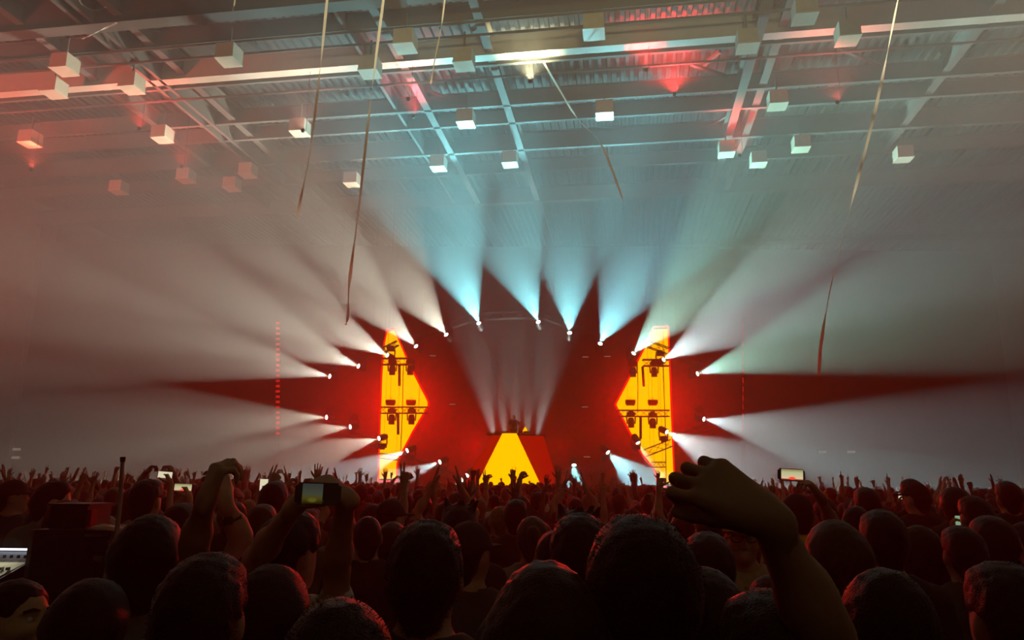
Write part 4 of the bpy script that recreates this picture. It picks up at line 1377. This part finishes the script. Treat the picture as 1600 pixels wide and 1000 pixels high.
# beyond them nobody could be counted: the far crowd up to the stage, one object
far_protos = []
for hk, ar in (('short', DOWN), ('bob', DOWN), ('crop', DOWN), ('short', ('down', 'open')), ('bob', ('open', 'open')), ('crop', ('clap', 'clap')), ('short', ('point', 'down'))):
    d_ = person_meshes(dict(hair=hk, arms=ar, h=0.052, hand_h=0.021, hc=0.05, hh=0.03))
    vs, fs, ms = [], [], []
    n0 = 0
    for mi, part in enumerate(('body', 'shirt', 'hair')):
        v, f = d_[part]
        v, f = np.array(v), np.array(f)
        keep = v[f].mean(1)[:, 2] > 0.72
        if ar == DOWN and part == 'body': keep &= np.abs(v[f].mean(1)[:, 0]) < 0.23
        f = f[keep]
        ids, inv_ = np.unique(f, return_inverse=True)
        v, f = v[ids], inv_.reshape(f.shape)
        vs.append(v)
        fs.append(f + n0)
        ms += [mi] * len(f)
        n0 += len(v)
    far_protos.append((np.concatenate(vs), np.concatenate(fs), np.array(ms)))
AV, AF, AM = [], [], []
n0 = 0
y = 14.6
while y < 35.2:
    half = min(y * 0.74 + 0.5, 27)
    x = -half
    while x < half:
        px_, py_ = x + rd.uniform(-.2, .2), y + rd.uniform(-.2, .2)
        x += 0.80 + rd.uniform(0, .25)
        u_, v_ = uv((px_, py_, 0))
        if not UL + 1 < u_ < UR - 1: continue
        if min(((px_ - a) ** 2 + (py_ - b_) ** 2 for a, b_ in TAKEN[-120:]), default=9) < 0.2: continue
        v, f, mm = far_protos[rd.choice([0, 1, 2] * 9 + [3, 4, 5, 6])]
        s_, a_ = rd.uniform(0.91, 1.04), rd.uniform(-.35, .35)
        c_, n_ = math.cos(a_), math.sin(a_)
        q = np.stack([(v[:, 0] * c_ - v[:, 1] * n_) * s_ + px_, (v[:, 0] * n_ + v[:, 1] * c_) * s_ + py_, v[:, 2] * s_], 1)
        AV.append(q)
        AF.append(f + n0)
        cl = rd.choice([1, 1, 3, 4])
        m2 = mm.copy()
        m2[mm == 1] = cl
        AM.append(m2)
        n0 += len(v)
    y += 0.82
V, Fq, Mi = np.concatenate(AV), np.concatenate(AF), np.concatenate(AM)
me = bpy.data.meshes.new('crowd')
me.vertices.add(len(V))
me.vertices.foreach_set('co', V.astype(np.float32).ravel())
me.loops.add(len(Fq) * 4)
me.loops.foreach_set('vertex_index', Fq.astype(np.int32).ravel())
me.polygons.add(len(Fq))
me.polygons.foreach_set('loop_start', np.arange(0, len(Fq) * 4, 4, dtype=np.int32))
me.polygons.foreach_set('material_index', Mi.astype(np.int32))
me.update(calc_edges=True)
me.shade_smooth()
for mt in (SKIN[2], CLOTH['black'], HAIRM[0], CLOTH['charcoal'], CLOTH['grey']):
    me.materials.append(mt)
fc = bpy.data.objects.new('crowd', me)
COL.objects.link(fc)
tag(fc, 'far mass of concertgoers packed up to the stage, many hands raised', None, None, 'stuff')
print('PEOPLE', n_people, 'far quads', len(Fq), 'near quads', sum(len(m_.polygons) for p_ in PROTO.values() for m_ in p_['meshes'].values()))

# ------------------------------------------------------------------ performer at the booth
pk = at(803, 648, 39.0)
proto('dj', dict(hair='crop', arms=({'e': (-0.33, 0.12, 1.17), 'w': (-0.14, 0.33, 1.12), 'f': (0.5, 0.8, -0.2), 'n': (0, 0, -1), 'p': 'relax'},
                                    {'e': (0.32, 0.12, 1.17), 'w': (0.16, 0.36, 1.10), 'f': (-0.2, 0.9, -0.2), 'n': (0, 0, -1), 'p': 'relax'}), face=1, nod=-12))
ds = 1.0
plat_z = pk.z - TOP['crop'] * ds
place_person('dj', (pk.x, 39.1, plat_z), ds, math.pi, 'performer in a dark tee standing behind the raised booth', 'charcoal', 1, 0, group=None)
pf = thing('platform', 'dark platform the performer stands on behind the booth', 'platform', (pk.x, 39.4, 1.36))
MB().box((0, 0.35, (plat_z - 1.36) - 0.08), (2.6, 1.1, 0.16)).build('deck', M['case'], pf)
for sx in (-1.2, 1.2):
    for sy in (-0.1, 0.8):
        MB().box((sx, sy, (plat_z - 1.5) / 2), (0.08, 0.08, plat_z - 1.52)).build('leg', M['truss'], pf)


# ------------------------------------------------------------------ phones
def screen_mat(name, style):
    mt = bpy.data.materials.new(name)
    mt.use_nodes = True
    nt = mt.node_tree
    nt.nodes.clear()
    L = nt.links.new
    tc = nt.nodes.new('ShaderNodeTexCoord')
    sep = nt.nodes.new('ShaderNodeSeparateXYZ')
    L(tc.outputs['Generated'], sep.inputs[0])
    rp = nt.nodes.new('ShaderNodeValToRGB')               # picture height: crowd, stage band, haze
    e = rp.color_ramp.elements
    if style == 'stage':
        stops = [(0.0, (0.04, 0.01, 0.005)), (0.10, (0.10, 0.02, 0.01)), (0.16, (0.55, 0.35, 0.22)), (0.45, (0.40, 0.36, 0.20)), (0.72, (0.33, 0.34, 0.18)), (1.0, (0.16, 0.11, 0.04))]
    else:
        stops = [(0.0, (0.05, 0.02, 0.0)), (0.3, (0.30, 0.25, 0.04)), (0.5, (0.22, 0.26, 0.16)), (1.0, (0.13, 0.16, 0.14))]
    e[0].position, e[0].color = stops[0][0], (*stops[0][1], 1)
    e[1].position, e[1].color = stops[-1][0], (*stops[-1][1], 1)
    for p, c in stops[1:-1]:
        k = e.new(p)
        k.color = (*c, 1)
    L(sep.outputs['Z'], rp.inputs['Fac'])
    # the small picture of the stage: a radial spot of red and a glow
    cmb = nt.nodes.new('ShaderNodeVectorMath')
    cmb.operation = 'SUBTRACT'
    cmb.inputs[1].default_value = (0.5, 0.5, 0.20)
    L(tc.outputs['Generated'], cmb.inputs[0])
    sc2 = nt.nodes.new('ShaderNodeVectorMath')
    sc2.operation = 'MULTIPLY'
    sc2.inputs[1].default_value = (4.2, 0.0, 5.2) if style == 'stage' else (3, 0, 6)
    L(cmb.outputs[0], sc2.inputs[0])
    ln = nt.nodes.new('ShaderNodeVectorMath')
    ln.operation = 'LENGTH'
    L(sc2.outputs[0], ln.inputs[0])
    r2 = nt.nodes.new('ShaderNodeValToRGB')
    r2.color_ramp.elements[0].position, r2.color_ramp.elements[0].color = 0.45, (1, 1, 1, 1)
    r2.color_ramp.elements[1].position, r2.color_ramp.elements[1].color = 0.85, (0, 0, 0, 1)
    L(ln.outputs['Value'], r2.inputs['Fac'])
    mx = nt.nodes.new('ShaderNodeMix')
    mx.data_type = 'RGBA'
    L(r2.outputs['Color'], mx.inputs['Factor'])
    L(rp.outputs['Color'], mx.inputs['A'])
    mx.inputs['B'].default_value = (0.75, 0.05, 0.02, 1) if style == 'stage' else (0.45, 0.40, 0.05, 1)
    em = nt.nodes.new('ShaderNodeEmission')
    em.inputs[1].default_value = 1.5 if style == 'stage' else 0.2
    L(mx.outputs['Result'], em.inputs[0])
    o = nt.nodes.new('ShaderNodeOutputMaterial')
    L(em.outputs[0], o.inputs[0])
    return mt


PH1, PH2 = screen_mat('phone picture of the stage', 'stage'), screen_mat('phone picture dim', 'dim')
GREENPIC = emit('phone picture greenish', (0.22, 0.34, 0.20), 1.0)
BRIGHTPIC = emit('phone picture bright', (0.8, 0.72, 0.5), 1.0)


def phone(px, py, d, label, mat, roll=0.0, long_=0.15, short=0.072, land=True, cut=None):
    r = thing('phone', label, 'phone', at(px, py, d), 'phones held up in the crowd')
    r.rotation_euler = (math.radians(-6), math.radians(roll), -math.atan((px - 800) / FPX))
    W, H = (long_, short) if land else (short, long_)
    b_ = bmesh.new()
    bmesh.ops.create_cube(b_, size=1)
    for v in b_.verts: v.co = Vector((v.co.x * W, v.co.y * 0.008, v.co.z * H))
    bmesh.ops.bevel(b_, geom=[e for e in b_.edges if abs(e.verts[0].co.y - e.verts[1].co.y) > .004], offset=0.009, segments=3, affect='EDGES')
    me_ = bpy.data.meshes.new('phone_body')
    b_.to_mesh(me_)
    b_.free()
    me_.materials.append(M['black'])
    o = bpy.data.objects.new('phone_body', me_)
    COL.objects.link(o)
    o.parent = r
    x0, x1 = cut or (-0.46, 0.46)
    MB().box(((x0 + x1) / 2 * W, -0.0048, 0), ((x1 - x0) * W, 0.0015, H * 0.90)).build('display', mat, r)
    return r


phone(1236, 742, 4.45, 'phone held level showing a small picture of the stage', PH1, 3, cut=(-0.36, 0.44))
phone(497, 772, 2.20, 'phone held level by two hands with a dim hazy picture', PH2, 1, long_=0.13, short=0.064, cut=(-0.34, 0.10))
# the smaller phones, each in a raised hand
for k, dz in (('low', -0.28), ('high', 0.0)):
    proto('film_' + k, dict(hair='short' if k == 'low' else 'bob', turn=0, arms=('down', {'e': (0.29, 0.16, 1.36 + dz * .4), 'w': (0.17, 0.36, 1.80 + dz), 'f': (-0.35, 0.1, 0.95), 'n': (-0.9, 0.3, -0.1), 'p': 'grip'})))
for px, py, d, lab, mat, roll, land, k, plab, kw in (
        (412, 761, 6.6, 'small bright upright phone left of the broad dark head', BRIGHTPIC, 0, False, 'high', 'person holding the small bright upright phone', {}),
        (258, 742, 8.0, 'small bright phone below the crossed wrists', BRIGHTPIC, 4, True, 'high', 'person holding the small bright phone below the crossed wrists', {}),
        (286, 762, 6.6, 'small level phone with a yellowish picture left of the raised arm', PH1, 2, True, 'high', 'person holding the small level phone left of the raised arm', {}),
        (1500, 814, 5.2, 'small greenish phone low near the right edge', GREENPIC, 0, False, 'low', 'person holding the small greenish phone near the right edge', dict(long_=0.075, short=0.06)),
        (1413, 776, 7.4, 'tiny bright phone beside the flat dark cap', BRIGHTPIC, 6, True, 'low', 'person holding the tiny bright phone beside the flat dark cap', dict(long_=0.11, short=0.06))):
    P = PROTO['film_' + k]
    q = at(px, py, d)
    hl = P['hand'][1]
    sc = min(max((q.z - 0.01) / hl[2], 0.88), 1.12)
    phone(px, py, d, lab, mat, roll, land=land, **kw)
    x, y = q.x + 0.03 - hl[0] * sc, d + 0.02 - hl[1] * sc
    place_person('film_' + k, (x, y, 0), sc, 0, plab, 'black', 1, 0)
    for a in [o for o in bpy.data.objects if o.type == 'EMPTY' and o.parent is None and o.name.startswith('person') and 0.0 < (o.location.x - x) ** 2 + (o.location.y - y) ** 2 < 0.10 and o['label'].count(',') >= 3]:
        for c_ in list(a.children): bpy.data.objects.remove(c_)
        bpy.data.objects.remove(a)

# ------------------------------------------------------------------ paper streamers caught in the roof steel
def streamer(pts, label, wd=0.03):
    P = [at(x, y, z) for x, y, z in pts]
    # smooth the path, then lay a twisting ribbon along it
    path = []
    for i in range(len(P) - 1):
        p0, p1, p2, p3 = P[max(i - 1, 0)], P[i], P[i + 1], P[min(i + 2, len(P) - 1)]
        for k in range(10):
            t = k / 10
            path.append(0.5 * ((2 * p1) + (p2 - p0) * t + (2 * p0 - 5 * p1 + 4 * p2 - p3) * t * t + (3 * p1 - p0 - 3 * p2 + p3) * t ** 3))
    path.append(P[-1])
    mb = MB()
    vs = []
    for i, p in enumerate(path):
        d, s, u = basis(path[min(i + 1, len(path) - 1)] - path[max(i - 1, 0)])
        a = 0.7 * math.sin(i * 0.33) + i * 0.09
        sd = (Vector((1, 0, 0)) * math.cos(a) + Vector((0, 1, 0)) * math.sin(a)) * wd / 2
        vs += [p - sd + Vector((0, .001, 0)), p + sd]
    mb.add(vs, [(2 * i, 2 * i + 1, 2 * i + 3, 2 * i + 2) for i in range(len(path) - 1)])
    o = mb.build('paper_streamer', M['paper'], None, True)
    return tag(o, label, 'streamer', 'paper streamers hanging from the roof')


def hang(pts, d):                                       # pixels of a streamer hanging at the distance d
    return [(x, y, d) for x, y in pts]


streamer(hang([(518, -60), (511, 0), (500, 110), (485, 230), (464, 340)], 13.0), 'first long streamer from the left, ending high beside the left beams', 0.055)
streamer(hang([(606, -60), (599, 0), (580, 150), (560, 330), (546, 440), (544, 490), (540, 508)], 12.6), 'second long streamer, its hooked end just above the left screen', 0.055)
streamer(hang([(703, -60), (695, 0), (689, 45), (680, 90), (673, 131)], 13.2), 'short thin streamer ending beside the lamp boxes under the girder', 0.036)
streamer(hang([(818, 38), (822, 53), (845, 90), (874, 140), (902, 185), (930, 213), (944, 235), (960, 275), (976, 321)], 25.2), 'bent streamer slanting down from the bright girder to the right', 0.075)
streamer(hang([(1417, -60), (1403, 0), (1381, 110), (1361, 200), (1330, 320), (1300, 440), (1284, 530), (1279, 586)], 12.8), 'longest streamer, down the right side of the hall', 0.056)
streamer(hang([(116, -40), (124, 0), (136, 12), (151, 16), (166, 11)], 13.0), 'curled streamer end at the top left edge', 0.034)
streamer(hang([(184, 33), (180, 37), (160, 46), (144, 54), (128, 61)], atz(180, 36, 16.78).y), 'short curved streamer under the top left beam', 0.07)
streamer(hang([(369, -40), (367, 0), (365, 10), (363, 19)], 13.0), 'streamer tip at the top edge left of the first long streamer', 0.03)

# ------------------------------------------------------------------ sound desk at the left: cases, console with its light strip, pole
YD = 3.3
x0, x1 = at(42, 900, YD).x, at(170, 900, YD).x
zt_, zb_ = at(100, 828, YD).z, at(100, 945, YD).z
c = thing('road_case', 'large black road case with silvery latch, the lower of two', 'case', ((x0 + x1) / 2, YD, 0))
wd_ = x1 - x0
MB().box((0, 0.2, (zt_ + 0.5) / 2 + 0.2), (wd_, 0.4, zt_ - 0.9)).build('case_body', M['case'], c)
for sx in (-1, 1):
    for yy in (0.0, 0.4):
        MB().bar((sx * wd_ / 2, yy, 0.9), (sx * wd_ / 2, yy, zt_), 0.018).build('edge_trim', M['alu'], c)
MB().box((wd_ * 0.36, -0.008, at(152, 872, YD).z), (0.035, 0.016, 0.02)).build('latch', M['alu'], c)
MB().box((wd_ * 0.3, -0.006, zt_ - 0.02), (0.10, 0.012, 0.012)).build('lid_rail', M['alu'], c)
MB().box((0, 0.2, 0.38), (wd_ * 1.05, 0.45, 0.76)).build('plinth', M['case'], c)
for sx in (-1, 1):
    for yy in (0.04, 0.38):
        MB().lathe([(0.005, -0.02), (0.03, -0.02), (0.03, 0.02), (0.005, 0.02)], 10, Matrix.Translation((sx * wd_ * 0.42, yy, 0.03)) @ Matrix.Rotation(math.pi / 2, 4, 'Y')).build('caster', M['cable'], c)
x2, x3 = at(57, 800, YD).x, at(124, 800, YD).x
zt2 = at(90, 791, YD).z
u = thing('monitor_box', 'smaller black box with a red-lit edge on the road case', 'box', ((x2 + x3) / 2, YD + .02, zt_))
MB().box((0, 0.16, (zt2 - zt_) / 2), (x3 - x2 - 0.02, 0.20, zt2 - zt_)).build('housing', M['case'], u)
MB().box(((x3 - x2) / 2 - 0.006, 0.10, (zt2 - zt_) * 0.46), (0.014, 0.05, (zt2 - zt_) * 0.70)).build('painted_edge_light', pbr('painted red rim light', (0.5, 0.02, 0.015), 0.3), u)  # red light on the box edge, painted as a coloured strip
MB().box((0, 0.16, zt2 - zt_ + 0.004), (x3 - x2, 0.21, 0.008)).build('lid', M['case'], u)
pp = thing('paper_sheet', 'crumpled pale paper lying on the road case', 'paper', ((x3 + x1) / 2 - 0.02, YD + 0.1, zt_))
MB().add([(-.05, -.04, .004), (.05, -.05, .012), (.06, .06, .003), (-.04, .05, .018), (0, 0, .022)], [(0, 1, 4), (1, 2, 4), (2, 3, 4), (3, 0, 4)]).add([(-.05, -.04, .001), (.05, -.05, .001), (.06, .06, .001), (-.04, .05, .001)], [(0, 1, 2, 3)]).build('sheet', M['paper'], pp)
cb = [at(165, 830, YD + .1), at(171, 845, YD), at(170, 868, YD - .02), at(165, 890, YD), at(161, 908, YD), Vector((at(160, 940, YD).x, YD, 0.9)), Vector((at(160, 940, YD).x, YD - .03, 0.02))]
tag(MB().tube(cb, 0.005, 6).build('cable', pbr('grey cable', (0.35, 0.32, 0.3), .6)), 'pale thin cable hanging down the right side of the road case', 'cable')
k = thing('mixing_console', 'sound desk with a glowing white light strip at the left edge', 'console', (at(-20, 880, YD).x, YD - 0.1, 0))
kx0, kx1 = at(-140, 880, YD).x - k.location.x, at(40, 880, YD).x - k.location.x
z1, z2, z3 = at(10, 862, YD).z, at(10, 900, YD).z, at(10, 915, YD).z
cx_, w_ = (kx0 + kx1) / 2, kx1 - kx0
MB().prism([(kx0, -0.12, z3), (kx0, 0.32, z3), (kx0, 0.32, z1 - .01), (kx0, 0.26, z1 - .01), (kx0, -0.12, z2 - 0.01)], (w_, 0, 0)).build('console_body', M['case'], k)
MB().box((cx_, 0.245, z1 - 0.004), (w_, 0.012, 0.008)).build('light_strip', M['stripled'], k)
panel = pbr('pale console panel', (0.40, 0.40, 0.26), 0.5, 0, 0.15, 30)
MB().prism([(kx0, -0.12, z2), (kx1 - .01, -0.12, z2), (kx1 - .01, 0.24, z1 - 0.02), (kx0, 0.24, z1 - 0.02)], (0, 0.004, -0.008)).build('control_panel', panel, k)
for i in range(10):
    t = 0.2 + 0.08 * i
    MB().box((kx1 - 0.02 - i * 0.026, 0.02, z2 + (z1 - z2) * .36 + .004), (0.008, 0.02, 0.012)).build('fader', M['alu'], k)
for i in range(8):
    MB().lathe([(0.007, 0), (0.006, 0.012), (0.002, 0.013)], 8, Matrix.Translation((kx1 - 0.03 - i * 0.03, 0.14, z2 + (z1 - z2) * .70))).build('knob', M['black'], k)
MB().box((cx_, 0.1, (z3) / 2), (w_ * 0.96, 0.36, z3)).build('desk_cabinet', M['case'], k)
lamp('console_lamp', 'AREA', (k.location.x + kx1 - 0.12, YD + 0.02, z1 + 0.05), 0.16, (1.0, 0.95, 0.75), aim=(k.location.x + kx1 - 0.12, YD, z2), size=0.12)
pl = thing('pole', 'thin upright pole with a dark tip standing above the left crowd', 'pole', Vector((at(184, 860, 3.0).x, 3.0, 0)))
b0_ = Vector(pl.location)
MB().tube([Vector((0, 0, 0.0)), at(187, 790, 3.0) - b0_, at(191.5, 722, 3.0) - b0_], [0.011, 0.009, 0.008], 8).build('shaft', pbr('pinkish grey tube', (0.30, 0.22, 0.2), 0.4), pl)
MB().tube([at(191.5, 722, 3.0) - b0_, at(192, 714, 3.0) - b0_], [0.0095, 0.0115], 8).build('tip', M['black'], pl)
MB().lathe([(0.10, 0.0), (0.10, 0.015), (0.03, 0.03), (0.012, 0.05)], 12).build('foot', M['black'], pl)
wb = thing('wristwatch', 'black watch strap on the raised arm left of the filming person', 'watch', at(364, 812, 2.85))
wb.rotation_euler = (0, math.radians(-27), 0)
MB().lathe([(0.036, -0.012), (0.038, 0), (0.036, 0.012), (0.033, 0.012), (0.033, -0.012)], 16).build('strap', M['black'], wb)
MB().lathe([(0.004, 0), (0.018, 0), (0.018, 0.008), (0.004, 0.009)], 14, Matrix.Translation((0, -0.037, 0)) @ Matrix.Rotation(math.pi / 2, 4, 'X')).build('watch_face', M['case'], wb)

# ------------------------------------------------------------------ stage haze filling the hall
hv = MB().prism([B(UL + .4, V0 + .4, 0.02), B(UR - .4, V0 + .4, 0.02), B(UR - .4, V1 - .4, 0.02), B(UL + .4, V1 - .4, 0.02)], (0, 0, ZD - 0.1))
hm = bpy.data.materials.new('stage haze')
hm.use_nodes = True
nt = hm.node_tree
nt.nodes.clear()
sc_ = nt.nodes.new('ShaderNodeVolumeScatter')
sc_.inputs['Color'].default_value = (1, 1, 1, 1)
sc_.inputs['Density'].default_value = HAZE_DENSITY
sc_.inputs['Anisotropy'].default_value = HAZE_G
ou = nt.nodes.new('ShaderNodeOutputMaterial')
nt.links.new(sc_.outputs[0], ou.inputs['Volume'])
hz = hv.build('haze', hm)
tag(hz, 'thin stage haze filling the whole hall', None, None, 'stuff')
